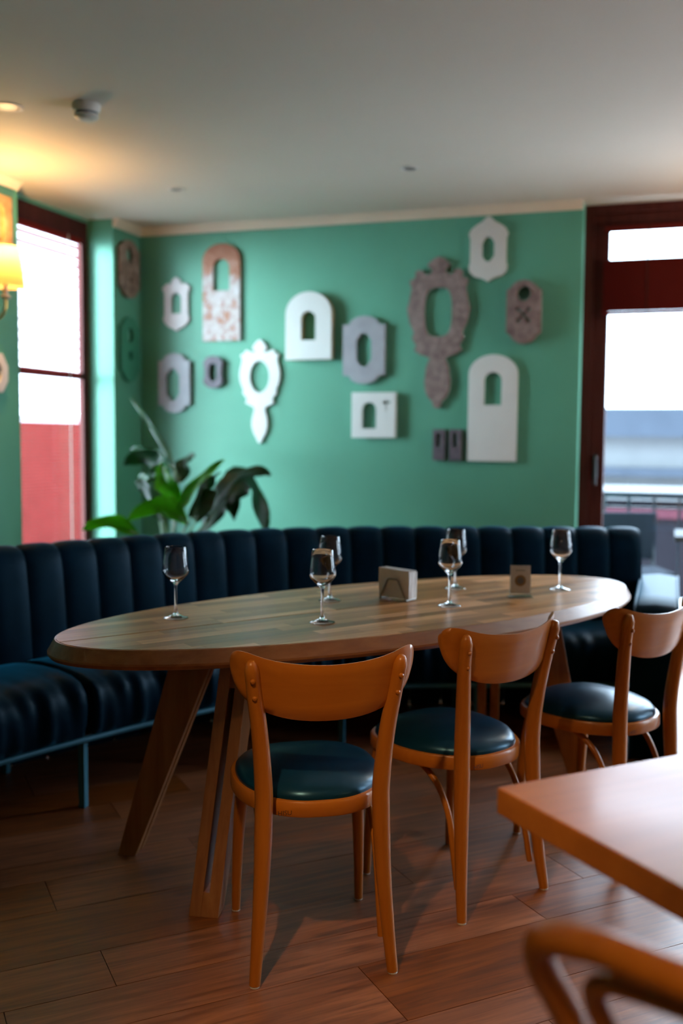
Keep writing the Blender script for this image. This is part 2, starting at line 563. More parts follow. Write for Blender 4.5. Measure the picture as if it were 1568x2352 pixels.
struct(MB().box(XL - .35, XR + .2, YF - .2, YB + .35, ZC, ZC + .12).build('ceiling', 'ceiling_white'))
WL = (4.64, 5.606)          # the window one sees on the left
wall('wall_left', 'X', XL, XL - .225, YF, YB, [(WL[0], WL[1], 0.30, ZC)], 'green_paint')
wall('wall_back', 'Y', YB, YB + .30, XL - .225, XR, [(-0.535, 3.25, 0.0, ZC)], 'green_paint')
wall('wall_right', 'X', XR, XR + .15, YF, YB, [(4.1, 5.1, 0.45, 2.30)], 'back_room_wall')  # opening belongs to the added fill window
wall('wall_front', 'Y', YF, YF - .15, XL, XR, [], 'back_room_wall')
# strip of wall over the left window frame, set back in the reveal
struct(MB().box(XL - .225, XL - .175, WL[0], WL[1], 2.63, ZC - .001).build('trim_1', 'green_paint'))
# cornice
def cornice(name, path):
    prof = [(0, 0), (0.045, 0), (0.043, -0.012), (0.028, -0.02), (0.02, -0.036), (0.012, -0.05), (0, -0.05)]
    o = MB()
    a, b, nrm = path
    a, b, nrm = Vector(a), Vector(b), Vector(nrm)
    vs_ = [p + nrm * w + Vector((0, 0, ZC + z)) for p in (a, b) for w, z in prof]
    n = len(prof)
    o.add(vs_, [list(range(n)), list(range(n, 2 * n))] + [(i, (i + 1) % n, n + (i + 1) % n, n + i) for i in range(n)])
    return struct(o.build(name, 'cornice_cream'))
cornice('trim_2', ((XL, YF, 0), (XL, WL[0], 0), (1, 0, 0)))
cornice('trim_3', ((XL, WL[1], 0), (XL, YB, 0), (1, 0, 0)))
cornice('trim_4', ((XL, YB, 0), (-0.535, YB, 0), (0, -1, 0)))

# floor: slab + single planks laid on the diagonal
floor = struct(MB().box(XL, XR, YF, YB, -0.10, -0.012).build('floor', 'floor_base'))
PA = R(44.0)
pt = (math.cos(PA), math.sin(PA)); pn = (-math.sin(PA), math.cos(PA))
def to_l(p): return (p[0] * pt[0] + p[1] * pt[1], p[0] * pn[0] + p[1] * pn[1])
corners = [to_l(p) for p in ((XL, YF), (XR, YF), (XR, YB), (XL, YB))]
smin, smax = min(c[0] for c in corners), max(c[0] for c in corners)
tmin, tmax = min(c[1] for c in corners), max(c[1] for c in corners)
rows = [0.26, 0.18, 0.16, 0.25, 0.13, 0.20]
off = 2.70; k = 0
while off < tmax: off += rows[(-1 - k) % 6]; k += 1
ri = (-k) % 6
rng = random.Random(3)
plank_cache = {}
n_pl = 0
while off > tmin:
    wd = rows[ri % 6]; ri += 1
    s = smin - rng.random() * 1.4
    while s < smax:
        ln = rng.choice((1.15, 1.38, 1.62)) if wd > 0.15 else rng.choice((1.0, 1.3))
        g = 0.0011
        poly = [(s + g, off - wd + g), (s + ln - g, off - wd + g), (s + ln - g, off - g), (s + g, off - g)]
        full = poly
        # keep inside the room (half planes expressed in plank axes)
        for nx, ny, d in ((1, 0, XR), (-1, 0, -XL), (0, 1, YB), (0, -1, -YF)):
            a = nx * pt[0] + ny * pt[1]; b = nx * pn[0] + ny * pn[1]
            poly = clip_half(poly, a, b, d)
            if len(poly) < 3: break
        if len(poly) >= 3:
            ar = 0.5 * abs(sum(poly[i - 1][0] * poly[i][1] - poly[i][0] * poly[i - 1][1] for i in range(len(poly))))
            if ar > 0.004:
                ox, oy = s + ln / 2, off - wd / 2
                whole = poly == full
                key = (ln, wd)
                if whole and key in plank_cache:
                    me = plank_cache[key]
                else:
                    mb = MB().prism([(x - ox, y - oy) for x, y in poly], -0.012, 0.0)
                    me = mb.mesh('plank')
                    if whole: plank_cache[key] = me
                o = add_obj('plank', me, 'plank_wood', floor)
                o.location = (ox * pt[0] + oy * pn[0], ox * pt[1] + oy * pn[1], 0)
                o.rotation_euler = (0, 0, PA)
                n_pl += 1
        s += ln
    off -= wd

# ------------------------------------------------------------------ left window
def frame_bars(name, axis, c0, c1, u0, u1, z0, z1, w, mat, parent=None, wz=None, wtop=None):
    """rectangular frame, one connected ring"""
    wz = wz or w; wtop = wtop or wz
    out = [(u0, z0), (u1, z0), (u1, z1), (u0, z1)]
    inn = [(u0 + w, z0 + wz), (u1 - w, z0 + wz), (u1 - w, z1 - wtop), (u0 + w, z1 - wtop)]
    P = lambda u, z, c: (c, u, z) if axis == 'X' else (u, c, z)
    vs_ = [P(*p, c0) for p in out] + [P(*p, c0) for p in inn] + [P(*p, c1) for p in out] + [P(*p, c1) for p in inn]
    fs = []
    for i in range(4):
        j = (i + 1) % 4
        fs += [(i, j, 4 + j, 4 + i), (8 + i, 8 + j, 12 + j, 12 + i), (i, j, 8 + j, 8 + i), (4 + i, 4 + j, 12 + j, 12 + i)]
    return add_obj(name, mesh_from(name, vs_, fs), mat, parent)

w1 = struct(frame_bars('window_1', 'X', XL - .185, XL - .225, WL[0], WL[1], 0.30, 2.63, 0.04, 'window_wood', wtop=0.095))
frame_bars('sash', 'X', XL - .180, XL - .212, WL[0] + .04, WL[1] - .04, 0.35, 2.535, 0.032, 'window_wood', w1)
MB().box(XL - .204, XL - .182, WL[0] + .072, WL[1] - .072, 1.645, 1.68).build('transom', 'window_wood', w1)
MB().box(XL - .211, XL - .206, WL[0] + .072, WL[1] - .072, 0.395, 2.49).build('pane', 'window_glass', w1)
struct(MB().box(XL - .185, XL + .02, WL[0] + .002, WL[1] - .002, 0.30, 0.325).build('trim_5', 'white_board'))

def blind(name, axis, c, u0, u1, ztop, zopen, zstack, tilt, label, sw=0.025, pitch=0.020, nstack=0, cord='white_plastic'):
    root = empty(name, (c, (u0 + u1) / 2, zstack) if axis == 'X' else ((u0 + u1) / 2, c, zstack))
    ox, oy, oz = root.location
    def P(u, w, z):   # w: outward from the room
        p = (c - w, u, z) if axis == 'X' else (u, c + w, z)
        return (p[0] - ox, p[1] - oy, p[2] - oz)
    mb = MB()
    z = ztop - 0.03
    t = R(tilt)
    while z > zopen:
        prof = [(-0.5, -0.0006), (-0.2, 0.0012), (0.2, 0.0012), (0.5, -0.0006)]
        pts = []
        for a, h in prof:
            w = a * sw * math.cos(t) - h * math.sin(t); dz = a * sw * math.sin(t) + h * math.cos(t)
            pts.append((w, dz))
        vs_ = [P(u, w, z + dz) for u in (u0, u1) for w, dz in pts]
        mb.add(vs_, [(i, i + 1, 4 + i + 1, 4 + i) for i in range(3)])
        z -= pitch
    o = mb.build('slats', 'slat_red', root, smooth=True)
    o['kind'] = 'stuff'
    if nstack:
        mb = MB(); dz = (zopen - zstack - 0.02) / nstack
        for i in range(nstack):
            zz = zstack + 0.022 + i * dz
            jx = 0.003 * math.sin(i * 1.7)
            a = P(u0 + jx, -sw * 0.5, zz); b = P(u1 + jx, sw * 0.5, zz + dz * 0.62)
            mb.box(min(a[0], b[0]), max(a[0], b[0]), min(a[1], b[1]), max(a[1], b[1]), a[2], b[2])
        o = mb.build('slat_stack', 'slat_red', root); o['kind'] = 'stuff'
    def pbox(nm, ua, ub, wa, wb, za, zb, mat):
        a = P(ua, wa, za); b = P(ub, wb, zb)
        return MB().box(min(a[0], b[0]), max(a[0], b[0]), min(a[1], b[1]), max(a[1], b[1]), a[2], b[2]).build(nm, mat, root)
    pbox('head_rail', u0, u1, -0.015, 0.015, ztop - 0.028, ztop, 'slat_red')
    pbox('bottom_rail', u0, u1, -0.013, 0.013, zstack, zstack + 0.018, 'slat_red')
    for fu in (0.18, 0.82):
        u = u0 + (u1 - u0) * fu
        pbox('ladder_cord', u - 0.0035, u + 0.0035, -sw * 0.55 - 0.004, -sw * 0.55 - 0.001, zstack, ztop, cord)
    return tag(root, label, 'blind')
blind('venetian_blind', 'X', XL - .163, WL[0] + .02, WL[1] - .115, 2.51, 0.42, 0.40, -12, 'red venetian blind lowered over the tall left window')

# ------------------------------------------------------------------ right window / terrace door
WBX = (-0.535, 3.25)
w3 = struct(frame_bars('window_2', 'Y', YB + .14, YB + .26, WBX[0], WBX[1], 0.0, ZC, 0.055, 'window_wood', wtop=0.05))
frame_bars('sash', 'Y', YB + .16, YB + .23, WBX[0] + .055, 0.95, 0.055, ZC - .05, 0.085, 'window_wood', w3)
frame_bars('sash', 'Y', YB + .16, YB + .23, 0.95, WBX[1] - .055, 0.055, ZC - .05, 0.085, 'window_wood', w3)
MB().box(WBX[0] + .14, 0.865, YB + .193, YB + .199, 0.14, ZC - .135).build('pane', 'window_glass', w3)
MB().box(1.035, WBX[1] - .14, YB + .193, YB + .199, 0.14, ZC - .135).build('pane', 'window_glass', w3)
hd = MB().box(-0.452, -0.424, YB + .146, YB + .16, 1.06, 1.20).build('handle', 'black_metal', w3, bevel=0.004)
autosmooth(MB().tube([(-0.438, YB + .146, 1.18), (-0.438, YB + .105, 1.18), (-0.438, YB + .10, 1.16), (-0.438, YB + .098, 1.02)], 0.010, 10).build('lever', 'black_metal', hd))
blind('venetian_blind', 'Y', YB + .11, -0.42, 0.93, 2.515, 2.325, 2.01, 8, 'dark red venetian blind drawn up halfway across the right window', nstack=44, pitch=0.022, cord='window_wood')

# unseen window added in the right wall for daylight fill
w4 = struct(frame_bars('window_added_fill', 'X', XR + .05, XR + .15, 4.1, 5.1, 0.45, 2.30, 0.06, 'window_wood'))
MB().box(XR + .10, XR + .106, 4.16, 5.04, 0.51, 2.24).build('pane', 'window_glass', w4)

# ------------------------------------------------------------------ outside, seen through the glass
struct(MB().box(-30, 30, -20, 45, -0.32, -0.30).build('floor_street', 'street_stone'))
terr = struct(MB().box(-1.5, 6, YB + .30, 8.2, -0.30, -0.02).build('floor_terrace', 'street_stone'))
# balustrade
bal = empty('balcony_railing', (1.0, 7.2, -0.02))
MB().box(-2.2, 3.5, -0.02, 0.02, 0.90, 0.945).build('top_rail', 'rail_metal', bal, bevel=0.006)
MB().box(-2.2, 3.5, -0.012, 0.012, 0.83, 0.842).build('mid_rail', 'rail_metal', bal)
MB().box(-2.2, 3.5, -0.012, 0.012, 0.06, 0.085).build('bottom_rail', 'rail_metal', bal)
bar_me = MB().box(-0.009, 0.009, -0.009, 0.009, 0.0, 0.90).mesh('baluster')
for i in range(34):
    add_obj('baluster', bar_me, 'rail_metal', bal, (-2.12 + i * 0.167, 0, 0))
tag(bal, 'dark metal balustrade with thin upright bars outside the right window', 'railing')
# low white building across the street with dark ledges
bld = empty('street_building', (3.0, 24, -0.3))
MB().box(-14, 14, 0, 3, 0, 1.62).build('wall', 'outdoor_white_shaded', bld)
MB().box(-14, 14, -0.5, 3.2, 1.62, 2.28).build('roof_band', 'outdoor_grey_shaded', bld)
MB().box(-14, 14, -0.35, 0, 0.72, 0.92).build('ledge', 'outdoor_grey_shaded', bld)
MB().box(-14, 14, -0.30, 0, 0.10, 0.45).build('plinth', 'outdoor_grey_shaded', bld)
tag(bld, 'long low pale building with grey roof band across the street', 'building')
# parked long vehicle / stall with pink stripe
st = empty('market_stall', (1.2, 10.4, -0.30))
MB().box(-4, 5, 0, 1.2, 0.0, 0.78).build('body', 'outdoor_dark_shaded', st)
MB().box(-4, 5, -0.03, 0.0, 0.80, 0.90).build('stripe', 'outdoor_pink_shaded', st)
MB().box(-4.1, 5.1, -0.08, 1.3, 0.98, 1.06).build('top', 'outdoor_white_shaded', st)
MB().box(-4, 5, 0, 1.2, 0.78, 0.98).build('shelf', 'outdoor_dark_shaded', st)
tag(st, 'low dark stall with a pink stripe behind the balustrade', 'stall')
# terrace furniture
def terrace_chair(x, y, rz, label):
    r = empty('terrace_chair', (x, y, -0.02), rz)
    MB().box(-0.21, 0.21, -0.21, 0.21, 0.42, 0.46).build('seat', 'outdoor_grey_shaded', r, bevel=0.01)
    MB().box(-0.21, 0.21, -0.23, -0.20, 0.50, 0.82).build('backrest', 'outdoor_grey_shaded', r, bevel=0.01)
    for sx in (-1, 1):
        MB().tube([(sx * .19, .19, 0), (sx * .19, .18, .43)], 0.012, 8).build('leg', 'rail_metal', r)
        MB().tube([(sx * .19, -.21, 0), (sx * .19, -.2, .43), (sx * .19, -.222, .78)], 0.012, 8).build('leg', 'rail_metal', r)
    return tag(r, label, 'chair')
terrace_chair(-0.22, 6.75, R(200), 'grey outdoor chair on the terrace behind the armrest')
tt = empty('terrace_table', (0.35, 6.72, -0.02))
MB().box(-0.33, 0.33, -0.26, 0.26, 0.68, 0.715).build('tabletop', 'outdoor_white_shaded', tt, bevel=0.006)
MB().lathe([(0.03, 0.02), (0.03, 0.68)], 12).build('post', 'rail_metal', tt)
MB().lathe([(0.20, 0.0), (0.20, 0.012), (0.03, 0.03)], 20).build('base', 'rail_metal', tt)
tag(tt, 'small pale outdoor table on the terrace at the right edge', 'table')
# brick house across the street on the left, seen between the blind slats
bh = empty('brick_building', (-6.6, 9.6, -0.3))
MB().box(-1.5, -0.02, -2.6, 7.4, 0, 4.6).build('wall', 'mortar', bh)
brick_me = MB().box(-0.02, 0.012, -0.165, 0.165, -0.048, 0.048).mesh('brick')
nb = 0
for r_ in range(12, 34):
    for c_ in range(9):
        y = -1.55 + c_ * 0.35 + (0.175 if r_ % 2 else 0)
        z = 0.45 + r_ * 0.115
        add_obj('brick', brick_me, 'outdoor_brick', bh, (0.0, y, z)); nb += 1
MB().box(-0.02, 0.03, -2.6, 7.4, 0, 1.72).build('plinth', 'red_plinth', bh)
tag(bh, 'pale brick house across the street behind the left blind', 'building')

# ------------------------------------------------------------------ wall decoration boards
def outline(half, w, h):
    pts = [(x * w / 2, (y - 0.5) * h) for x, y in half]
    left = [(-x, y) for x, y in reversed(pts) if x > 1e-6]
    return pts + left
def arch_shape(w, h, cx=0.0, cy=0.0, rise=None, n=14):
    rise = rise if rise else w / 2
    pts = [(cx - w / 2, cy - h / 2), (cx + w / 2, cy - h / 2)]
    for i in range(n + 1):
        a = math.pi * i / n
        pts.append((cx + w / 2 * math.cos(a), cy + h / 2 - rise + rise * math.sin(a)))
    return pts
def ellipse(w, h, cx=0, cy=0, n=28, p=2.0):
    out = []
    for i in range(n):
        a = 2 * math.pi * i / n
        ca, sa = math.cos(a), math.sin(a)
        out.append((cx + w / 2 * math.copysign(abs(ca) ** (2 / p), ca), cy + h / 2 * math.copysign(abs(sa) ** (2 / p), sa)))
    return out
def board(name, outer, holes, th, mat, loc, wall_side, label, cat='wall frame', edge=None):
    """flat sawn board with real cut-outs, hung on a wall; built in XZ, front at -Y"""
    cu = bpy.data.curves.new(name, 'CURVE')
    cu.dimensions = '2D'; cu.fill_mode = 'BOTH'; cu.extrude = th / 2 - 0.0015; cu.bevel_depth = 0.0015; cu.bevel_resolution = 1
    for poly in [outer] + holes:
        sp = cu.splines.new('POLY'); sp.points.add(len(poly) - 1); sp.use_cyclic_u = True
        for p, (x, y) in zip(sp.points, poly):
            p.co = (x, y, 0, 1)
    tmp = bpy.data.objects.new('tmp', cu); COL.objects.link(tmp)
    me = bpy.data.meshes.new_from_object(tmp)
    bpy.data.objects.remove(tmp); bpy.data.curves.remove(cu)
    for v in me.vertices:
        x, y, z = v.co
        v.co = (x, -z, y)
    me.flip_normals()
    me.materials.clear()
    me.materials.append(M[mat])
    if edge:
        me.materials.append(M[edge])
        for p in me.polygons:
            if abs(p.normal.y) < 0.3: p.material_index = 1
    me.name = name
    o = add_obj(name, me, None)
    if wall_side == 'B':
        o.location = (loc[0], YB - th / 2 - 0.001, loc[1])
    else:
        o.location = (XL + th / 2 + 0.001, loc[0], loc[1])
        o.rotation_euler = (0, 0, R(90))
    return tag(o, label, cat)

MIRROR_W = [(0, 1), (.15, .98), (.29, .945), (.36, .915), (.27, .90), (.17, .885), (.30, .875), (.48, .885), (.66, .90), (.75, .885), (.72, .868), (.84, .865), (.95, .85), (.86, .815), (.88, .785), (.97, .71), (1, .66), (.97, .60), (.86, .54), (.80, .515), (.84, .486), (.66, .44), (.62, .42), (.70, .39), (.50, .37), (.32, .354), (.25, .325), (.31, .28), (.38, .22), (.38, .16), (.28, .09), (.16, .05), (.08, .01), (0, 0)]
MIRROR_B = [(0, 1), (.16, .985), (.36, .948), (.30, .93), (.22, .92), (.20, .90), (.38, .88), (.46, .89), (.52, .912), (.66, .915), (.75, .90), (.74, .868), (.94, .843), (.86, .795), (.92, .73), (1, .66), (.92, .57), (.77, .506), (.83, .466), (.69, .418), (.76, .386), (.56, .36), (.36, .345), (.24, .33), (.31, .30), (.36, .27), (.41, .18), (.38, .12), (.31, .08), (.15, .045), (.10, .01), (0, 0)]
CREST = [(0, 1), (.12, .985), (.34, .92), (.62, .875), (.86, .82), (1, .74), (.92, .66), (.92, .3), (.98, .24), (.94, .16), (.72, .09), (.34, .06), (.14, .03), (0, 0)]
CREST_S = [(0, 1), (.14, .98), (.34, .93), (.28, .90), (.55, .86), (.62, .89), (.78, .86), (1, .80), (.90, .74), (.84, .70), (.84, .3), (.94, .22), (.80, .14), (.5, .07), (.2, .04), (.1, .01), (0, 0)]
CARTOUCHE = [(0, 1), (.35, .985), (.60, .94), (.70, .88), (1.0, .87), (1.0, .13), (.70, .12), (.60, .06), (.35, .015), (0, 0)]
PILLN = [(0, 1), (.4, .975), (.7, .91), (.78, .87), (1, .84), (1, .18), (.78, .14), (.62, .07), (.35, .02), (0, 0)]
WAIST = [(0, 1), (.5, .97), (.85, .88), (1, .78), (.9, .65), (.86, .5), (.9, .35), (1, .22), (.85, .12), (.5, .03), (0, 0)]
def H(half, hw, y0, y1):  # octagon-like long hole
    return half
def octa(w, h, cx=0, cy=0, c=0.32):
    a, b, k = w / 2, h / 2, c * w
    return [(cx - a + k, cy - b), (cx + a - k, cy - b), (cx + a, cy - b + k * 1.4), (cx + a, cy + b - k * 1.4), (cx + a - k, cy + b), (cx - a + k, cy + b), (cx - a, cy + b - k * 1.4), (cx - a, cy - b + k * 1.4)]

board('arch_frame', arch_shape(.262, .618, rise=.105), [arch_shape(.118, .205, 0, .112, rise=.06)], .022, 'rust_arch_board', (-2.802, 2.214), 'B', 'rusty orange and grey arched board hung high on the green wall')
board('crested_frame', outline(CREST_S, .201, .347), [arch_shape(.075, .135, 0, .005)], .02, 'pink_white_board', (-3.128, 2.15), 'B', 'small pale crested frame near the wall corner, arched opening')
board('cartouche_frame', outline(CARTOUCHE, .228, .389), [octa(.10, .21, -.01, -.01)], .03, 'grey_board', (-3.141, 1.635), 'B', 'grey cartouche frame in shadow by the corner above the plant')
board('waisted_frame', outline(WAIST, .137, .208), [octa(.055, .12)], .035, 'dark_board', (-2.857, 1.703), 'B', 'smallest dark waisted frame below the rusty arch')
board('hand_mirror_frame', outline(MIRROR_W, .279, .659), [ellipse(.138, .205, 0, .094)], .02, 'white_board', (-2.534, 1.577), 'B', 'white hand mirror shaped frame with an oval opening')
board('arch_frame', arch_shape(.303, .417, rise=.135), [arch_shape(.098, .182, .0, .0, rise=.05)], .055, 'white_board', (-2.189, 1.982), 'B', 'thick short white arched frame in the middle of the wall', edge='white_edge')
board('cartouche_frame', outline(CARTOUCHE, .268, .413), [octa(.10, .205)], .032, 'grey_board', (-1.833, 1.826), 'B', 'lilac grey cartouche frame right of the thick white arch')
board('square_plaque', [(-.139, -.138), (.139, -.138), (.139, .138), (-.139, .138)],
      [arch_shape(.095, .165, -.028, -.002, rise=.05), [(.079, .022), (.089, .022), (.089, .068), (.113, .076), (.106, .092), (.089, .085), (.086, .103), (.079, .103), (.077, .086), (.055, .082), (.053, .070), (.079, .066)]],
      .04, 'white_board', (-1.765, 1.4265), 'B', 'square white board with arched opening and small cut-out key shape')
board('hand_mirror_frame', outline(MIRROR_B, .381, .904), [ellipse(.17, .295, 0, .124, p=3.2)], .025, 'brown_board', (-1.370, 1.92), 'B', 'large weathered brown hand mirror shaped frame')
board('crested_frame', outline(CREST, .230, .377), [octa(.075, .145, 0, .0)], .02, 'white_board', (-1.076, 2.401), 'B', 'pale pointed frame highest on the wall near the right window')
def cross_hole(cx, cz, L_, w):
    pts = []
    for q in range(4):
        a = R(45 + 90 * q); d = Vector((math.cos(a), math.sin(a))); n_ = Vector((-d.y, d.x))
        pts += [d * L_ * 0.55 - n_ * w * 0.6, d * L_ * 0.75 - n_ * w * 1.3, d * L_ - n_ * w * 0.7, d * L_ + n_ * w * 0.7, d * L_ * 0.75 + n_ * w * 1.3, d * L_ * 0.55 + n_ * w * 0.6]
        a2 = R(90 + 90 * q); pts.append(Vector((math.cos(a2), math.sin(a2))) * w * 0.95)
    return [(cx + p.x, cz + p.y * 1.05) for p in pts]
_x = [cross_hole(0, -.018, .056, .0105)]
board('pierced_plaque', outline(PILLN, .195, .366), [ellipse(.082, .088, 0, .105)] + _x, .06, 'brown_board', (-0.856, 2.026), 'B', 'thick brown plaque with round hole and cross-shaped piercing')
board('arch_frame', arch_shape(.289, .630, rise=.115), [arch_shape(.107, .197, 0, .115, rise=.05)], .024, 'white_board', (-1.032, 1.469), 'B', 'tall white arched board low on the wall near right window')
for cx, lab in ((-1.352, 'small dark slotted plaque, left one of the pair'), (-1.250, 'small dark slotted plaque, right one beside the tall white arch')):
    board('slotted_plaque', [(-.035, -.0925), (.035, -.0925), (.035, .0925), (-.035, .0925)], [arch_shape(.03, .085, -.004, .032)], .035, 'dark_board', (cx, 1.247), 'B', lab)
board('pierced_plaque', outline(PILLN, .234, .370), [ellipse(.09, .10, 0, .09), ellipse(.03, .035, -.035, -.03), ellipse(.03, .035, .035, -.03), ellipse(.03, .035, 0, -.07)], .03, 'dark_rust_board', (5.772, 2.361), 'L', 'rusty oval plaque with round hole on the left wall')
board('pierced_plaque', outline(PILLN, .224, .42), [ellipse(.08, .10, 0, .09), octa(.05, .06, 0, -.04)], .025, 'green_board', (5.774, 1.846), 'L', 'plaque painted green like the left wall it hangs on')
board('square_plaque', [(-.13, -.146), (.13, -.146), (.13, .146), (-.13, .146)], [ellipse(.14, .20, 0, 0, p=4)], .03, 'gold_board', (4.425, 2.394), 'L', 'golden brown frame above the lit wall lamp')
board('octagon_frame', octa(.20, .20, c=.22), [octa(.10, .11, c=.22)], .025, 'pink_white_board', (4.405, 1.614), 'L', 'cream octagonal frame at the left edge below the lamp')

# ------------------------------------------------------------------ wall lamp
sc = empty('wall_lamp', (XL, 4.29, 1.98))
autosmooth(MB().lathe([(0.0, 0), (0.045, 0), (0.045, 0.010), (0.03, 0.022), (0.0, 0.024)], 24).build('wall_plate', 'brass', sc, loc=(0.0, 0, -0.06), rot=(0, R(90), 0)))
autosmooth(MB().tube(spline([(0.02, 0, -0.06), (0.07, 0, -0.10), (0.14, 0, -0.10), (0.175, 0, -0.06), (0.18, 0, 0.0)], 6), 0.008, 10).build('arm', 'brass', sc))
autosmooth(MB().lathe([(0.006, -0.01), (0.028, 0.0), (0.028, 0.006), (0.013, 0.012), (0.013, 0.07), (0.0, 0.07)], 18, (0.18, 0, 0)).build('candle_holder', 'steel', sc))
# pleated shade: bottom ring wider than the top
sh = []
seg = 96
for ring, (rr, zz) in enumerate([(0.092, 0.052), (0.090, 0.075), (0.0715, 0.235), (0.070, 0.25)]):
    for k in range(seg):
        a = 2 * math.pi * k / seg
        q = rr + (0.0022 if k % 2 else -0.0022) * (1 if ring in (1, 2) else 0.3)
        sh.append((0.18 + q * math.cos(a), q * math.sin(a), zz))
fs = [(i * seg + k, i * seg + (k + 1) % seg, (i + 1) * seg + (k + 1) % seg, (i + 1) * seg + k) for i in range(3) for k in range(seg)]
add_obj('lamp_shade', mesh_from('lamp_shade', sh, fs), 'shade_fabric', sc)
tag(sc, 'lit wall lamp with pleated cream shade and brass arm', 'lamp')
light('wall_lamp_light', 'POINT', (XL + .18, 4.29, 1.98 + 0.222), 30, (1.0, 0.58, 0.24), shadow_soft_size=0.025)

# ------------------------------------------------------------------ ceiling fittings
def spot_fitting(x, y, label, lit=False):
    r = empty('recessed_spotlight', (x, y, ZC))
    autosmooth(MB().lathe([(0.030, -0.002), (0.034, -0.006), (0.046, -0.005), (0.049, -0.0005)], 28).build('trim_ring', 'white_plastic', r))
    MB().lathe([(0.0, -0.004), (0.030, -0.004), (0.030, -0.002), (0.0, -0.002)], 24).build('lens', 'grey_plastic' if not lit else 'white_plastic', r)
    return tag(r, label, 'spotlight', 'recessed ceiling spotlights')
spot_fitting(-2.652, 5.041, 'white recessed ceiling spotlight nearest the wall corner')
spot_fitting(-1.313, 4.993, 'white recessed ceiling spotlight above the right half of the table')
_s = spot_fitting(-2.665, 3.593, 'white recessed ceiling spotlight at left picture edge beside the smoke detector', True)
_s.scale = (1.25, 1.25, 1)
sd = empty('smoke_detector', (-2.34, 3.664, ZC))
autosmooth(MB().lathe([(0.0, -0.0), (0.058, -0.0), (0.060, -0.006), (0.055, -0.030), (0.05, -0.034), (0.0, -0.034)], 32).build('base', 'white_plastic', sd))
autosmooth(MB().lathe([(0.0, -0.030), (0.047, -0.030), (0.045, -0.046), (0.0, -0.046)], 28).build('vent_ring', 'grey_plastic', sd))
autosmooth(MB().lathe([(0.0, -0.044), (0.049, -0.044), (0.050, -0.050), (0.040, -0.060), (0.02, -0.064), (0.0, -0.064)], 28).build('cap', 'white_plastic', sd))
tag(sd, 'round off-white smoke detector on the ceiling', 'smoke detector')

# ------------------------------------------------------------------ banquette
BK = spline([(-2.62, 2.30), (-2.52, 2.62), (-2.38, 3.00), (-2.20, 3.40), (-1.98, 3.79), (-1.70, 4.14), (-1.34, 4.40), (-0.95, 4.57), (-0.55, 4.73), (-0.135, 4.875)], 24)
acc = [0.0]
for a, b in zip(BK[:-1], BK[1:]): acc.append(acc[-1] + (b - a).length)
LEN = acc[-1]
def bk(s):
    s = max(0, min(LEN, s))
    lo = 0
    import bisect
    i = min(max(bisect.bisect(acc, s) - 1, 0), len(BK) - 2)
    t = (s - acc[i]) / max(acc[i + 1] - acc[i], 1e-9)
    p = BK[i].lerp(BK[i + 1], t)
    d = (BK[min(i + 3, len(BK) - 1)] - BK[max(i - 2, 0)]).normalized()
    return p, Vector((d.y, -d.x))      # point, normal towards the table
def bp(s, w, z):
    p, n = bk(s)
    q = p + n * w
    return Vector((q.x, q.y, z))
bq = empty('curved_banquette', (-1.9, 4.2, 0))
BO = Vector(bq.location)
NCH = 25
chw = LEN / NCH
prof = [(0.045, 0.36), (0.055, 0.46), (0.042, 0.62), (0.026, 0.76), (0.018, 0.805), (0.006, 0.840), (-0.018, 0.862), (-0.05, 0.870), (-0.085, 0.866), (-0.108, 0.846), (-0.118, 0.81), (-0.120, 0.62), (-0.120, 0.0)]
for c in range(NCH):
    s0, s1 = c * chw, (c + 1) * chw
    cols = 11
    vs_ = []; fs = []
    n = len(prof)
    for i in range(cols):
        t = i / (cols - 1)
        e = abs(2 * t - 1)
        puff = (1 - e ** 3.0) * 0.011 - 0.003
        sh_ = 0.0012 if e > 0.99 else 0
        s = s0 + (s1 - s0) * t + (sh_ if t < .5 else -sh_)
        for j, (w, z) in enumerate(prof):
            j0, j1 = max(j - 1, 0), min(j + 1, n - 1)
            tw, tz = prof[j1][0] - prof[j0][0], prof[j1][1] - prof[j0][1]
            L_ = math.hypot(tw, tz); nw, nz = tz / L_, -tw / L_
            k = puff * (1.0 if j < 10 else 0.3)
            wob = 0.003 * math.sin(7.3 * c + 9 * z) * (1 - e) if j < 5 else 0
            vs_.append(bp(s, w + nw * k + wob, z + nz * k) - BO)
    for i in range(cols - 1):
        for j in range(n - 1):
            fs.append((i * n + j, i * n + j + 1, (i + 1) * n + j + 1, (i + 1) * n + j))
    fs.append([j for j in range(n)]); fs.append([(cols - 1) * n + j for j in range(n)][::-1])
    autosmooth(add_obj('back_channel', mesh_from('back_channel', vs_, fs), 'velvet', bq), 60)
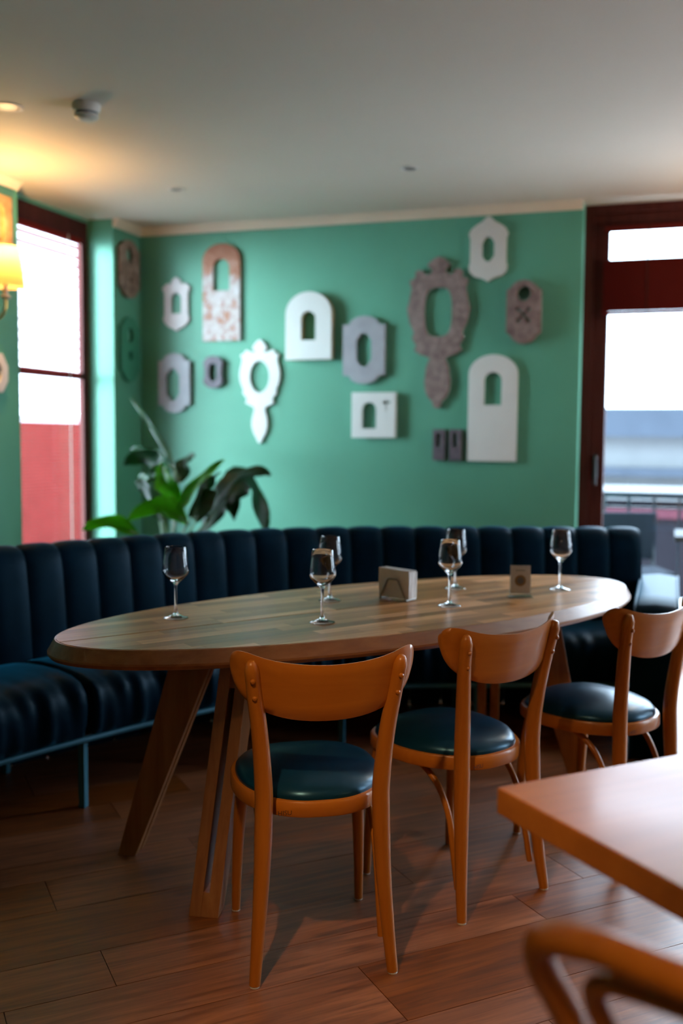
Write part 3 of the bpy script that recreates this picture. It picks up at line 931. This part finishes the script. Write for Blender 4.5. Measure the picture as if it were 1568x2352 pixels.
# seat cushions
cuts = [0.0, 0.16, 0.86, 1.56, 2.26, 2.96, LEN]
rngw = random.Random(11)
for c in range(len(cuts) - 1):
    s0, s1 = cuts[c], cuts[c + 1]
    cols = max(24, int((s1 - s0) / 0.014))
    vs_ = []; fs = []
    sp = [(0.03, 0.30), (0.03, 0.44), (0.06, 0.452), (0.14, 0.462), (0.24, 0.468), (0.34, 0.468), (0.42, 0.462), (0.475, 0.445), (0.505, 0.415), (0.515, 0.375), (0.512, 0.33), (0.505, 0.29), (0.495, 0.262), (0.30, 0.262)]
    n = len(sp)
    ph = [rngw.random() * 6.28 for _ in range(6)]
    for i in range(cols + 1):
        t = i / cols
        e = abs(2 * t - 1)
        end = max(0.0, (e - 0.93) / 0.07)
        pinch = 1 - (1 - math.sqrt(max(0, 1 - end * end))) * 0.9
        s = s0 + 0.006 + (s1 - s0 - 0.012) * t
        for j, (w, z) in enumerate(sp):
            cw, cz = 0.27, 0.36
            if e > 0.93:
                w2 = cw + (w - cw) * (0.93 + 0.07 * pinch); z2 = cz + (z - cz) * (0.82 + 0.18 * pinch)
            else:
                w2, z2 = w, z
            fr = 1.0 if 7 <= j <= 11 else (0.35 if j in (5, 6) else 0)
            x = s * 1.0
            wr = 0.0045 * math.sin(34 * x + ph[0] + 6 * z) + 0.004 * math.sin(57 * x + ph[1] - 9 * z) + 0.003 * math.sin(91 * x + ph[2] + 14 * z)
            wr *= fr * (1 - end)
            top = 0.004 * math.sin(9 * x + ph[3] + 5 * w) if 3 <= j <= 7 else 0
            vs_.append(bp(s, w2 + wr, z2 + top + wr * (0.6 if j < 9 else 0)) - BO)
    for i in range(cols):
        for j in range(n):
            k = (j + 1) % n
            fs.append((i * n + j, i * n + k, (i + 1) * n + k, (i + 1) * n + j))
    fs.append([j for j in range(n)]); fs.append([cols * n + j for j in range(n)][::-1])
    autosmooth(add_obj('seat_cushion', mesh_from('seat_cushion', vs_, fs), 'velvet', bq), 70)
# metal frame under the seat
NS = 90
autosmooth(MB().tube([bp(LEN * i / NS, 0.475, 0.247) - BO for i in range(NS + 1)], 0.014, 8).build('front_rail', 'petrol_metal', bq), 60)
autosmooth(MB().tube([bp(LEN * i / NS, -0.06, 0.18) - BO for i in range(NS + 1)], 0.014, 8).build('rear_rail', 'petrol_metal', bq), 60)
mb = MB()
vs_ = []
for i in range(NS + 1):
    for w, z in ((0.48, 0.262), (-0.10, 0.262), (-0.10, 0.25), (0.48, 0.25)):
        vs_.append(bp(LEN * i / NS, w, z) - BO)
fs = [(i * 4 + j, i * 4 + (j + 1) % 4, (i + 1) * 4 + (j + 1) % 4, (i + 1) * 4 + j) for i in range(NS) for j in range(4)] + [(0, 1, 2, 3), (NS * 4, NS * 4 + 1, NS * 4 + 2, NS * 4 + 3)]
mb.add(vs_, fs).build('seat_base', 'black_metal', bq)
for s in (0.16, 0.86, 1.56, 2.26, 2.96, LEN - 0.06):
    for w in (0.455, -0.06):
        q = bp(s, w, 0) - BO
        zt = 0.25
        MB().box(q.x - 0.0125, q.x + 0.0125, q.y - 0.0125, q.y + 0.0125, 0.0, zt).build('leg', 'petrol_metal', bq, bevel=0.002)
# right armrest
ar = [(-0.10, 0.02), (0.02, 0.02)]
mb = MB()
ax0, ax1, ay0, ay1 = -0.135, 0.04, 4.10, 4.97
yprof = [(ay0 + .02, 0.003), (ay0, 0.03), (ay0, 0.54), (ay0 + .012, 0.60), (ay0 + .05, 0.628), (ay0 + .30, 0.632), (ay1 - .1, 0.640), (ay1, 0.645), (ay1, 0.003)]
xs = [(ax0, -0.012), (ax0 + .006, -0.003), (ax0 + .02, 0.0), ((ax0 + ax1) / 2, 0.006), (ax1 - .02, 0.0), (ax1 - .006, -0.003), (ax1, -0.012)]
n = len(yprof)
cy_, cz_ = (ay0 + ay1) / 2, 0.33
vs_ = []; fs = []
for x, d in xs:
    for y, z in yprof:
        yy = y + (d if y < cy_ else -d) * (-1); zz = z + d
        vs_.append(Vector((x, yy, zz)) - BO)
for i in range(len(xs) - 1):
    for j in range(n):
        k = (j + 1) % n
        fs.append((i * n + j, i * n + k, (i + 1) * n + k, (i + 1) * n + j))
fs.append(list(range(n))); fs.append([(len(xs) - 1) * n + j for j in range(n)][::-1])
arm = autosmooth(add_obj('armrest', mesh_from('armrest', vs_, fs), 'velvet', bq), 50)
for x in (ax0 + .004, ax1 - .004):
    autosmooth(MB().tube([Vector((x, y, z - 0.004)) - BO for y, z in yprof[:-1]], 0.006, 8).build('piping', 'velvet', arm))
tag(bq, 'curved petrol blue velvet banquette with channelled back and armrest', 'banquette')

# ------------------------------------------------------------------ oval table
TA = R(54.0)
tb = empty('oval_table', (-0.881, 3.11, 0), TA)
TL, TW = 1.095, 0.423
TZ = 0.75
def ell(a, b, n=96): return [(a * math.cos(2 * math.pi * i / n), b * math.sin(2 * math.pi * i / n)) for i in range(n)]
rings = [(-0.030, TZ - 0.052), (-0.012, TZ - 0.056), (0.012, TZ - 0.050), (0.020, TZ - 0.040), (0.020, TZ - 0.034), (0.0, TZ - 0.0015), (-0.004, TZ - 0.001)]
vs_ = []; fs = []
NE = 120
for d, z in rings:
    vs_ += [(x, y, z) for x, y in ell(TL + d, TW + d, NE)]
for i in range(len(rings) - 1):
    for k in range(NE):
        fs.append((i * NE + k, i * NE + (k + 1) % NE, (i + 1) * NE + (k + 1) % NE, (i + 1) * NE + k))
# underside and inner shelf carrying the staves
m0 = len(vs_); vs_.append((0, 0, TZ - 0.052))
for k in range(NE): fs.append((k, m0, (k + 1) % NE))
m1 = len(vs_); vs_ += [(x, y, TZ - 0.006) for x, y in ell(TL - 0.004, TW - 0.004, NE)]
last = (len(rings) - 1) * NE
for k in range(NE): fs.append((last + k, last + (k + 1) % NE, m1 + (k + 1) % NE, m1 + k))
m2 = len(vs_); vs_.append((0, 0, TZ - 0.006))
for k in range(NE): fs.append((m1 + k, m1 + (k + 1) % NE, m2))
top = autosmooth(add_obj('tabletop', mesh_from('tabletop', vs_, fs), 'table_edge_wood', tb), 20)
# glued staves, one object each; a groove runs along the long axis
oval = ell(TL - 0.0045, TW - 0.0045, 160)
rngs = random.Random(5)
srow = 0.0475
def stave(x0, x1, y0, y1):
    poly = oval
    for nx, ny, d in ((1, 0, x1), (-1, 0, -x0), (0, 1, y1), (0, -1, -y0)):
        poly = clip_half(poly, nx, ny, d)
        if len(poly) < 3: return
    ar_ = 0.5 * abs(sum(poly[i - 1][0] * poly[i][1] - poly[i][0] * poly[i - 1][1] for i in range(len(poly))))
    if ar_ < 1e-4: return
    add_obj('stave', MB().prism(poly, TZ - 0.006, TZ).mesh('stave'), 'stave_wood', top)
for sgn in (-1, 1):
    y = 0.003
    while y < TW:
        x = -TL - rngs.random() * 0.4
        while x < TL:
            ln = rngs.uniform(0.28, 0.62)
            a, b = sorted((sgn * y, sgn * (y + srow)))
            stave(x + 0.0002, x + ln - 0.0002, a + 0.0002, b - 0.0002)
            x += ln
        y += srow
# legs: two tapered boards with a slot between, joined at foot and head
def table_leg(su, sv):
    fu, fv = su * 0.765, 0.050 + sv * 0.250
    hu, hv = su * 0.600, 0.010 + sv * 0.120
    rad = Vector((su, sv, 0)).normalized()
    side = Vector((-rad.y, rad.x, 0))
    foot = Vector((fu, fv, 0)); head = Vector((hu, hv, TZ - 0.054))
    def bd(a, b, mb, k0=0.0, k1=1.0, inset=0.0):
        vs_ = []
        for k in (k0, k1):
            c = foot.lerp(head, k)
            dep = 0.030 + (0.075 - 0.030) * k - inset
            inn = 0.030 + (0.070 - 0.030) * k - inset
            for r_, s_ in ((dep * 0.9, a), (dep * 0.9, b), (-inn, b), (-inn, a)):
                vs_.append(c + rad * r_ + side * s_)
        mb.add(vs_, [(0, 1, 2, 3), (4, 5, 6, 7), (0, 1, 5, 4), (1, 2, 6, 5), (2, 3, 7, 6), (3, 0, 4, 7)])
        return mb
    lg = bd(-0.041, -0.0085, MB()).build('leg', 'table_leg_wood', tb, bevel=0.0015)
    bd(0.0085, 0.041, MB()).build('leg_board', 'table_leg_wood', lg, bevel=0.0015)
    bd(-0.0087, 0.0087, MB(), 0.0, 0.09, 0.003).build('foot_spacer', 'table_leg_wood', lg)
    bd(-0.0087, 0.0087, MB(), 0.86, 1.0, 0.012).build('head_spacer', 'table_leg_wood', lg)
for su in (-1, 1):
    for sv in (-1, 1):
        table_leg(su, sv)
MB().box(-0.62, 0.62, -0.05, 0.05, TZ - 0.11, TZ - 0.056).build('stretcher', 'table_leg_wood', tb, bevel=0.003)
tag(tb, 'long oval wooden dining table with chamfered edge and splayed legs', 'table')

# ------------------------------------------------------------------ bistro chairs
def make_chair():
    r = empty('bistro_chair')
    # rear legs running up into the back posts
    for sx in (-1, 1):
        path = spline([(sx * .168, -.205, 0.004), (sx * .158, -.190, .12), (sx * .148, -.178, .26), (sx * .143, -.172, .40), (sx * .144, -.172, .48), (sx * .154, -.183, .60), (sx * .168, -.198, .70), (sx * .178, -.214, .775)], 6)
        n = len(path)
        rads = []
        for i, p in enumerate(path):
            t = p.z / 0.772
            rads.append(0.0135 + 0.0085 * min(1, t / 0.45) - (0.0045 * max(0, (t - 0.6) / 0.4)))
        rads[-1] *= 0.75
        path.append(path[-1] + Vector((sx * .001, -.002, .008))); rads.append(0.008)
        leg = autosmooth(MB().tube(path, rads, 14).build('leg', 'chair_wood', r), 70)
        MB().lathe([(0.011, 0.0), (0.0125, 0.001), (0.0125, 0.005), (0.011, 0.006)], 12, (sx * .168, -.205, 0)).build('glide', 'white_plastic', leg)
        for z, y in ((.737, -.2245), (.695, -.2145)):
            x = sx * (.1735 if z > .72 else .168)
            autosmooth(MB().lathe([(0.0065, 0.0), (0.0065, 0.002), (0.004, 0.0055), (0.0, 0.0065)], 12).build('screw_cap', 'chair_wood', leg, loc=(x + sx * 0.002, y + 0.001, z), rot=(R(90 + 14), 0, 0)))
    # front legs
    for sx in (-1, 1):
        path = spline([(sx * .172, .185, 0.004), (sx * .170, .180, .12), (sx * .163, .168, .28), (sx * .150, .150, .412)], 6)
        rads = [0.0115 + 0.0075 * min(1, p.z / .38) for p in path]
        leg = autosmooth(MB().tube(path, rads, 14).build('leg', 'chair_wood', r), 70)
        MB().lathe([(0.010, 0.0), (0.0115, 0.001), (0.0115, 0.005), (0.010, 0.006)], 12, (sx * .172, .185, 0)).build('glide', 'white_plastic', leg)
    # seat frame: rounded ring, narrower behind
    def seat_out(k, N=64):
        out = []
        for i in range(N):
            a = 2 * math.pi * i / N
            ca, sa = math.cos(a), math.sin(a)
            x = math.copysign(abs(ca) ** (2 / 2.7), ca); y = math.copysign(abs(sa) ** (2 / 2.7), sa)
            y0 = 0.027 + 0.213 * y
            w = 0.198 + 0.006 * y if y > 0 else 0.198 + 0.048 * y * abs(y) ** 0.5
            out.append((x * w, y0))
        c = (0, 0.027)
        return [(c[0] + (px - c[0]) * (1 - k / 0.2), c[1] + (py - c[1]) * (1 - k / 0.2)) for px, py in out]
    N = 64
    rg = [(0.030, 0.392), (0.002, 0.392), (0.0, 0.396), (0.0, 0.424), (0.003, 0.429), (0.018, 0.430), (0.018, 0.418)]
    vs_ = []; fs = []
    for k, z in rg: vs_ += [(x, y, z) for x, y in seat_out(k, N)]
    for i in range(len(rg)):
        j = (i + 1) % len(rg)
        for k in range(N): fs.append((i * N + k, i * N + (k + 1) % N, j * N + (k + 1) % N, j * N + k))
    fr = autosmooth(add_obj('seat_frame', mesh_from('seat_frame', vs_, fs), 'chair_back_wood', r), 40)
    # leather pad
    pd = [(0.016, 0.418), (0.012, 0.430), (0.014, 0.440), (0.024, 0.4515), (0.045, 0.4615), (0.08, 0.4725), (0.12, 0.4800), (0.16, 0.4845)]
    vs_ = []; fs = []
    for k, z in pd: vs_ += [(x, y, z) for x, y in seat_out(k, N)]
    for i in range(len(pd) - 1):
        for k in range(N): fs.append((i * N + k, i * N + (k + 1) % N, (i + 1) * N + (k + 1) % N, (i + 1) * N + k))
    c0 = len(vs_); vs_ += [(0, 0.027, 0.4855), (0, 0.027, 0.418)]
    for k in range(N):
        fs.append(((len(pd) - 1) * N + k, (len(pd) - 1) * N + (k + 1) % N, c0)); fs.append((k, c0 + 1, (k + 1) % N))
    autosmooth(add_obj('seat_pad', mesh_from('seat_pad', vs_, fs), 'leather', r), 75)
    # bent brace hoop from one rear leg under the seat to the other
    half = [(.148, -.168, .075), (.146, -.150, .16), (.144, -.128, .26), (.143, -.085, .335), (.142, -.02, .378), (.138, .06, .385), (.115, .118, .384), (.06, .14, .384)]
    pts = [(-x, y, z) for x, y, z in half] + [(x, y, z) for x, y, z in reversed(half)]
    autosmooth(MB().tube(spline(pts, 6), 0.009, 10).build('brace_hoop', 'chair_wood', r), 70)
    # bent backrest board
    NU, NV = 45, 9
    def edge(u):
        a = abs(u)
        zt = 0.772 + 0.058 * a ** 2.0
        zb = 0.634 + 0.106 * a ** 2.3
        if a > 0.62:
            k = min(1.0, (a - 0.62) / 0.38)
            m_, h_ = (zt + zb) / 2 - 0.012 * k * k, (zt - zb) / 2 * max(0.02, math.sqrt(max(0.0, 1 - k ** 2.6)))
            zb, zt = m_ - h_, m_ + h_
        return zb, zt
    front = []; back = []
    for i in range(NU):
        u = math.sin(math.pi / 2 * (-1 + 2 * i / (NU - 1)))
        a = abs(u)
        zb, zt = edge(u)
        for j in range(NV):
            t = j / (NV - 1)
            z = zb + (zt - zb) * t
            y = -0.228 + 0.080 * a ** 1.8 - 0.20 * (z - 0.72)
            x = 0.222 * math.sin(u * 1.32) / math.sin(1.32)
            edge_in = 0.006 * (1 if (j in (0, NV - 1) or i in (0, NU - 1)) else 0)
            back.append((x, y - 0.0065 + edge_in * 0.75, z)); front.append((x, y + 0.0065 - edge_in * 0.75, z))
    nB = len(back); vs_ = back + front; fs = []
    for i in range(NU - 1):
        for j in range(NV - 1):
            q = (i * NV + j, (i + 1) * NV + j, (i + 1) * NV + j + 1, i * NV + j + 1)
            fs.append(q); fs.append(tuple(nB + k for k in reversed(q)))
    for i in range(NU - 1):
        for j in (0, NV - 1):
            fs.append((i * NV + j, (i + 1) * NV + j, nB + (i + 1) * NV + j, nB + i * NV + j))
    for j in range(NV - 1):
        for i in (0, NU - 1):
            fs.append((i * NV + j, i * NV + j + 1, nB + i * NV + j + 1, nB + i * NV + j))
    autosmooth(add_obj('backrest', mesh_from('backrest', vs_, fs), 'chair_back_wood', r), 60)
    # branded stamp on the rear of the seat frame
    tc = bpy.data.curves.new('stamp', 'FONT'); tc.body = 'HISU'; tc.size = 0.016; tc.extrude = 0.0002
    to = bpy.data.objects.new('tmp', tc); COL.objects.link(to)
    me = bpy.data.meshes.new_from_object(to); bpy.data.objects.remove(to)
    me.name = 'stamp'
    me.transform(Matrix.Rotation(R(90), 4, 'X'))
    for p in me.vertices:   # follow the curve of the frame
        p.co = Vector((p.co.x, p.co.y, p.co.z))
    add_obj('stamp', me, 'stamp_ink', fr, (-0.112, -0.1858, 0.404), (0, 0, R(-4)))
    return r
ch0 = make_chair()
def place(o, x, y, ang, label):
    o.location = (x, y, 0); o.rotation_euler = (0, 0, R(ang - 90))
    return tag(o, label, 'chair', 'bistro chairs at the oval table')
spots = [(-.857, 2.342, 120.3, 'bentwood bistro chair nearest the camera, left end of the oval table'),
         (-.580, 2.798, 147.2, 'bentwood bistro chair in the middle of three at the oval table'),
         (-.205, 3.265, 150.0, 'bentwood bistro chair farthest right, window light on its blue seat')]
chairs = [ch0] + [copy_tree(ch0) for _ in spots[1:]]
for o, sp_ in zip(chairs, spots):
    place(o, *sp_)

# ------------------------------------------------------------------ square table in front
st_ = empty('square_table', (0.318, 1.53, 0), R(45))
HW = 0.40
MB().box(-HW, HW, -HW, HW, 0.707, 0.75).build('tabletop', 'square_table_wood', st_, bevel=0.003)
MB().lathe([(0.0, 0.012), (0.035, 0.012), (0.035, 0.69), (0.0, 0.69)], 20).build('column', 'black_metal', st_)
autosmooth(MB().lathe([(0.0, 0.0), (0.21, 0.0), (0.21, 0.008), (0.04, 0.024), (0.0, 0.024)], 32).build('base', 'black_metal', st_))
MB().box(-0.16, 0.16, -0.16, 0.16, 0.69, 0.707).build('top_plate', 'black_metal', st_)
tag(st_, 'thick square wooden table top at the right in the foreground', 'table')

# ------------------------------------------------------------------ bentwood loop chair in the foreground
lc = empty('bentwood_loop_chair', (0.176, 1.136, 0), R(63.4 - 90))
half = [(-.195, -.235, 0.004), (-.178, -.18, .20), (-.165, -.145, .42), (-.170, -.168, .56), (-.182, -.218, .69), (-.189, -.262, .765), (-.168, -.290, .812), (-.11, -.302, .832), (-.05, -.308, .838)]
pts = half + [(-x, y, z) for x, y, z in reversed(half)]
sp_ = spline(pts, 8)
autosmooth(MB().tube(sp_, [0.0135 + 0.0035 * min(1, p.z / .4) for p in sp_], 16).build('back_loop', 'chair_wood', lc), 80)
half = [(-.110, -.135, .44), (-.116, -.168, .56), (-.128, -.222, .69), (-.130, -.258, .755), (-.105, -.280, .790), (-.05, -.290, .803), (-.01, -.292, .806)]
pts = half + [(-x, y, z) for x, y, z in reversed(half)]
sp_ = spline(pts, 8)
autosmooth(MB().tube(sp_, 0.0125, 14).build('inner_loop', 'chair_wood', lc), 80)
for sx in (-1, 1):
    pth = spline([(sx * .165, .18, .004), (sx * .16, .17, .2), (sx * .145, .145, .43)], 6)
    autosmooth(MB().tube(pth, [0.012 + 0.006 * p.z / .43 for p in pth], 12).build('leg', 'chair_wood', lc), 80)
autosmooth(MB().lathe([(0.17, 0.42), (0.205, 0.42), (0.208, 0.425), (0.208, 0.452), (0.204, 0.457), (0.175, 0.457)], 48, closed=True).build('seat_frame', 'chair_back_wood', lc))
autosmooth(MB().lathe([(0.0, 0.425), (0.176, 0.425), (0.180, 0.457), (0.15, 0.474), (0.08, 0.482), (0.0, 0.484)], 40).build('seat_pad', 'leather', lc), 60)
pth = [(0.15 * math.cos(2 * math.pi * i / 32), 0.15 * math.sin(2 * math.pi * i / 32), 0.22) for i in range(32)]
autosmooth(MB().tube(pth, 0.009, 8, closed=True).build('brace_ring', 'chair_wood', lc), 80)
tag(lc, 'out-of-focus bentwood chair with double loop back in the bottom right corner', 'chair')

# ------------------------------------------------------------------ table ware
def make_glass():
    outer = [(0.0, 0.0), (0.036, 0.0), (0.0375, 0.0015), (0.036, 0.003), (0.022, 0.006), (0.010, 0.012), (0.0052, 0.020), (0.0043, 0.035), (0.0041, 0.085), (0.0052, 0.098), (0.010, 0.106), (0.022, 0.117), (0.034, 0.129), (0.0395, 0.138), (0.0405, 0.146), (0.0385, 0.165), (0.0345, 0.190), (0.0308, 0.2135), (0.0304, 0.2145), (0.0298, 0.2135)]
    inner = [(0.0335, 0.190), (0.0373, 0.165), (0.0392, 0.146), (0.0382, 0.139), (0.0325, 0.1305), (0.020, 0.120), (0.007, 0.1125), (0.0, 0.1115)]
    me = MB().lathe(outer + inner, 40).mesh('wine_glass', True)
    return me
def split_glass():
    # foot and stem as parts of their own; the bowl is the body of the glass
    r = empty('wine_glass')
    bowl_o = [(0.0, 0.1005), (0.0052, 0.1005), (0.010, 0.107), (0.022, 0.118), (0.034, 0.130), (0.0395, 0.139), (0.0405, 0.147), (0.0385, 0.166), (0.0345, 0.191), (0.0308, 0.2145), (0.0303, 0.2155), (0.0297, 0.2145)]
    bowl_i = [(0.0334, 0.191), (0.0373, 0.166), (0.0392, 0.147), (0.0382, 0.140), (0.0325, 0.1315), (0.020, 0.121), (0.007, 0.1135), (0.0, 0.1125)]
    autosmooth(MB().lathe(bowl_o + bowl_i, 40).build('bowl', 'wine_glass', r), 60)
    autosmooth(MB().lathe([(0.0, 0.0125), (0.0085, 0.0125), (0.0055, 0.019), (0.0043, 0.033), (0.0040, 0.082), (0.0046, 0.094), (0.0052, 0.1003), (0.0, 0.1003)], 20).build('stem', 'wine_glass', r), 60)
    autosmooth(MB().lathe([(0.0, 0.0), (0.036, 0.0), (0.0375, 0.0015), (0.036, 0.003), (0.022, 0.006), (0.0085, 0.0123), (0.0, 0.0123)], 36).build('foot', 'wine_glass', r), 60)
    return r
g0 = split_glass()
gspots = [(-1.399, 2.643, 'empty wine glass alone at the left end of the table'),
          (-.966, 2.733, 'empty wine glass at the near edge behind the front chair'),
          (-1.072, 3.106, 'empty wine glass left of the napkins, farther of the overlapping pair'),
          (-.676, 3.150, 'empty wine glass between napkins and card, nearer of the overlapping pair'),
          (-.735, 3.520, 'empty wine glass between napkins and card, farther of the overlapping pair'),
          (-.375, 3.629, 'empty wine glass at the right end of the table beyond the card')]
for i, (x, y, lab) in enumerate(gspots):
    g = g0 if i == 0 else copy_tree(g0)
    g.location = (x, y, TZ + 0.0004)
    tag(g, lab, 'wine glass', 'wine glasses on the oval table')

# napkin holder with napkins
nh = empty('napkin_holder', (-0.868, 3.215, TZ), R(-20))
for y in (-0.026, 0.026):
    pth = [(-0.052, y, 0.005), (-0.050, y * 1.05, 0.012), (-0.022, y * 1.1, 0.068), (-0.016, y * 1.1, 0.072), (0.016, y * 1.1, 0.072), (0.022, y * 1.1, 0.068), (0.050, y * 1.05, 0.012), (0.052, y, 0.005)]
    autosmooth(MB().tube(pth, 0.0032, 8).build('wire_side', 'steel', nh), 70)
for x in (-0.052, 0.052):
    autosmooth(MB().tube([(x, -0.028, 0.0045), (x, 0.028, 0.0045)], 0.0042, 8).build('wire_foot', 'steel', nh), 70)
tag(nh, 'bent wire napkin holder on the oval table', 'napkin holder')
rn = random.Random(2)
np_ = empty('napkin_stack', (-0.868, 3.215, TZ + 0.009), R(-20))
for i in range(9):
    y = -0.0205 + i * 0.00512
    lift = rn.uniform(-0.002, 0.004)
    mb = MB()
    vs_ = []
    for sx in (-1, 1):
        for (zz, dy) in ((0.0, 0.0), (0.05, 0.0004), (0.092 + lift + sx * -0.002, 0.0)):
            for th in (-0.00235, 0.00235):
                vs_.append((sx * 0.062 + rn.uniform(-.001, .001), y + dy + th, zz))
    fs = [(0, 1, 3, 2), (2, 3, 5, 4), (6, 8, 9, 7), (8, 10, 11, 9), (0, 2, 8, 6), (2, 4, 10, 8), (1, 7, 9, 3), (3, 9, 11, 5), (4, 5, 11, 10), (0, 6, 7, 1)]
    mb.add(vs_, fs).build('napkin', 'paper', np_)
tag(np_, 'stack of folded white paper napkins standing in the wire holder', 'napkins')

# card in an acrylic stand
cs = empty('card_stand', (-0.486, 3.41, TZ), R(20))
MB().box(-0.037, 0.037, -0.0035, -0.0012, 0.004, 0.112).build('front_sheet', 'acrylic', cs)
MB().box(-0.037, 0.037, 0.0012, 0.0035, 0.004, 0.112).build('back_sheet', 'acrylic', cs)
MB().box(-0.042, 0.042, -0.025, 0.025, 0.0, 0.004).build('foot_plate', 'acrylic', cs, bevel=0.001)
cd = MB().box(-0.034, 0.034, -0.0008, 0.0008, 0.014, 0.110).build('card', 'card', cs)
mbx = MB().lathe([(0.0125, 0), (0.0195, 0), (0.0195, 0.0002), (0.0125, 0.0002)], 36, closed=True)
mbx.build('printed_ring', 'print_tan', cd, loc=(0, -0.00085, 0.058), rot=(R(90), 0, 0))
MB().lathe([(0.0, 0), (0.0125, 0), (0.0125, 0.0002), (0.0, 0.0002)], 30).build('printed_disc', 'print_grey', cd, loc=(0, -0.00085, 0.058), rot=(R(90), 0, 0))
MB().box(-0.016, 0.016, -0.0010, -0.0008, 0.092, 0.0945).build('printed_line', 'print_grey', cd)
tag(cs, 'small upright card with round emblem in a clear stand', 'card stand')

# ------------------------------------------------------------------ plant
pl = empty('potted_plant', (-2.80, 5.22, 0))
PO = Vector(pl.location)
autosmooth(MB().lathe([(0.0, 0.0), (0.13, 0.0), (0.145, 0.02), (0.19, 0.34), (0.195, 0.36), (0.18, 0.36), (0.172, 0.33), (0.0, 0.33)], 36).build('pot', 'pot_clay', pl), 40)
MB().lathe([(0.0, 0.33), (0.171, 0.33), (0.10, 0.342), (0.0, 0.345)], 30).build('soil', 'soil', pl)
def leaf(base, mid, tip, width, mat, roll=0.0, fold=0.25, n=14, thick=0.0012):
    B, Mi, T = [Vector(p) - PO for p in (base, mid, tip)]
    ctrl = Mi * 2 - (B + T) * 0.5
    pts = []
    for i in range(n + 1):
        t = i / n
        pts.append(B * (1 - t) ** 2 + ctrl * 2 * t * (1 - t) + T * t * t)
    vs_ = []; fs = []
    cols = 7
    for i in range(n + 1):
        t = i / n
        d = (pts[min(i + 1, n)] - pts[max(i - 1, 0)]).normalized()
        up = Vector((0, 0, 1))
        side = d.cross(up)
        side = side.normalized() if side.length > 1e-3 else Vector((1, 0, 0))
        q = Quaternion(d, roll)
        side = q @ side
        nr = side.cross(d).normalized()
        w = width / 2 * (math.sin(math.pi * min(1, (t * 0.97 + 0.03)) ** 0.8) ** 0.75) * (1.0 - 0.12 * t)
        w = max(w, 0.002)
        for k in range(cols):
            s = -1 + 2 * k / (cols - 1)
            rip = 0.012 * width / 0.12 * math.sin(t * 11 + s * 2) * abs(s)
            vs_.append(pts[i] + side * (w * s) + nr * (abs(s) * w * fold + rip))
    m = len(vs_)
    vs_ += [v - Vector((0, 0, thick)) for v in vs_]
    for i in range(n):
        for k in range(cols - 1):
            a = i * cols + k
            fs.append((a, a + 1, a + cols + 1, a + cols)); fs.append((m + a, m + a + cols, m + a + cols + 1, m + a + 1))
    o = autosmooth(add_obj('leaf', mesh_from('leaf', vs_, fs), mat, pl), 80)
    # petiole from the pot to the blade
    a = rn.uniform(0, 6.28); rr = rn.uniform(0.01, 0.05)
    root = Vector((rr * math.cos(a), rr * math.sin(a), 0.335))
    mid2 = root.lerp(B, 0.55) + Vector(((root.x - B.x) * 0.12, (root.y - B.y) * 0.12, 0.05))
    pp = spline([root, mid2, B, pts[2]], 6)
    autosmooth(MB().tube(pp, [0.0085 - 0.0045 * i / len(pp) for i in range(len(pp))], 8).build('stem', 'stem_green', o), 80)
    return o
leaf((-2.716, 5.15, 1.062), (-2.885, 5.2, 1.281), (-3.075, 5.25, 1.51), .055, 'leaf_pale', 1.2, 0.9)
leaf((-2.83, 5.2, 1.035), (-2.944, 5.2, 1.150), (-3.064, 5.15, 1.116), .16, 'leaf_dark', 0.9, 0.3)
leaf((-2.93, 5.3, 0.871), (-2.99, 5.3, 1.004), (-3.052, 5.3, 1.029), .12, 'leaf_pale', 0.9, 0.3)
leaf((-2.70, 5.1, 0.853), (-2.745, 5.08, 1.00), (-2.80, 5.12, 1.135), .14, 'leaf_bright', -1.0, 0.5)
leaf((-2.80, 5.16, 0.85), (-2.84, 5.12, 1.00), (-2.83, 5.12, 1.125), .12, 'leaf_pale', 1.1, 0.4)
leaf((-2.653, 5.05, 0.85), (-2.529, 5.05, 1.015), (-2.368, 5.05, 1.16), .095, 'leaf_bright', 1.0, 0.5)
leaf((-2.596, 5.1, 0.823), (-2.511, 5.15, 1.0), (-2.46, 5.2, 1.083), .13, 'leaf_dark', -0.7, 0.3)
leaf((-2.55, 5.2, 0.792), (-2.38, 5.25, 1.043), (-2.192, 5.3, 1.067), .17, 'leaf_dark', 0.5, 0.3)
leaf((-2.49, 5.3, 0.87), (-2.377, 5.4, 1.01), (-2.287, 5.45, 0.70), .24, 'leaf_dark', 0.6, 0.2)
leaf((-2.60, 5.25, 0.72), (-2.48, 5.3, 0.92), (-2.42, 5.3, 0.80), .18, 'leaf_dark', 0.8, 0.2)
leaf((-2.72, 5.0, 0.80), (-2.80, 4.98, 0.95), (-2.90, 5.0, 1.03), .13, 'leaf_pale', 1.2, 0.3)
leaf((-2.60, 5.15, 0.80), (-2.52, 5.12, 0.93), (-2.44, 5.10, 0.98), .12, 'leaf_pale', -1.1, 0.3)
leaf((-2.552, 4.95, 0.80), (-2.695, 4.9, 0.895), (-2.872, 4.85, 0.812), .13, 'leaf_bright', 1.1, 0.35)
leaf((-2.80, 4.86, 0.735), (-2.952, 4.8, 0.803), (-3.088, 4.75, 0.765), .11, 'leaf_bright', 1.0, 0.35)
leaf((-2.865, 5.4, 1.075), (-3.04, 5.45, 1.171), (-3.198, 5.45, 1.196), .13, 'leaf_dark', 0.7, 0.2)
leaf((-2.836, 5.4, 1.01), (-2.817, 5.45, 1.124), (-2.747, 5.45, 1.171), .12, 'leaf_dark', 0.7, 0.2)
tag(pl, 'potted plant with long paddle leaves standing behind the banquette', 'plant')
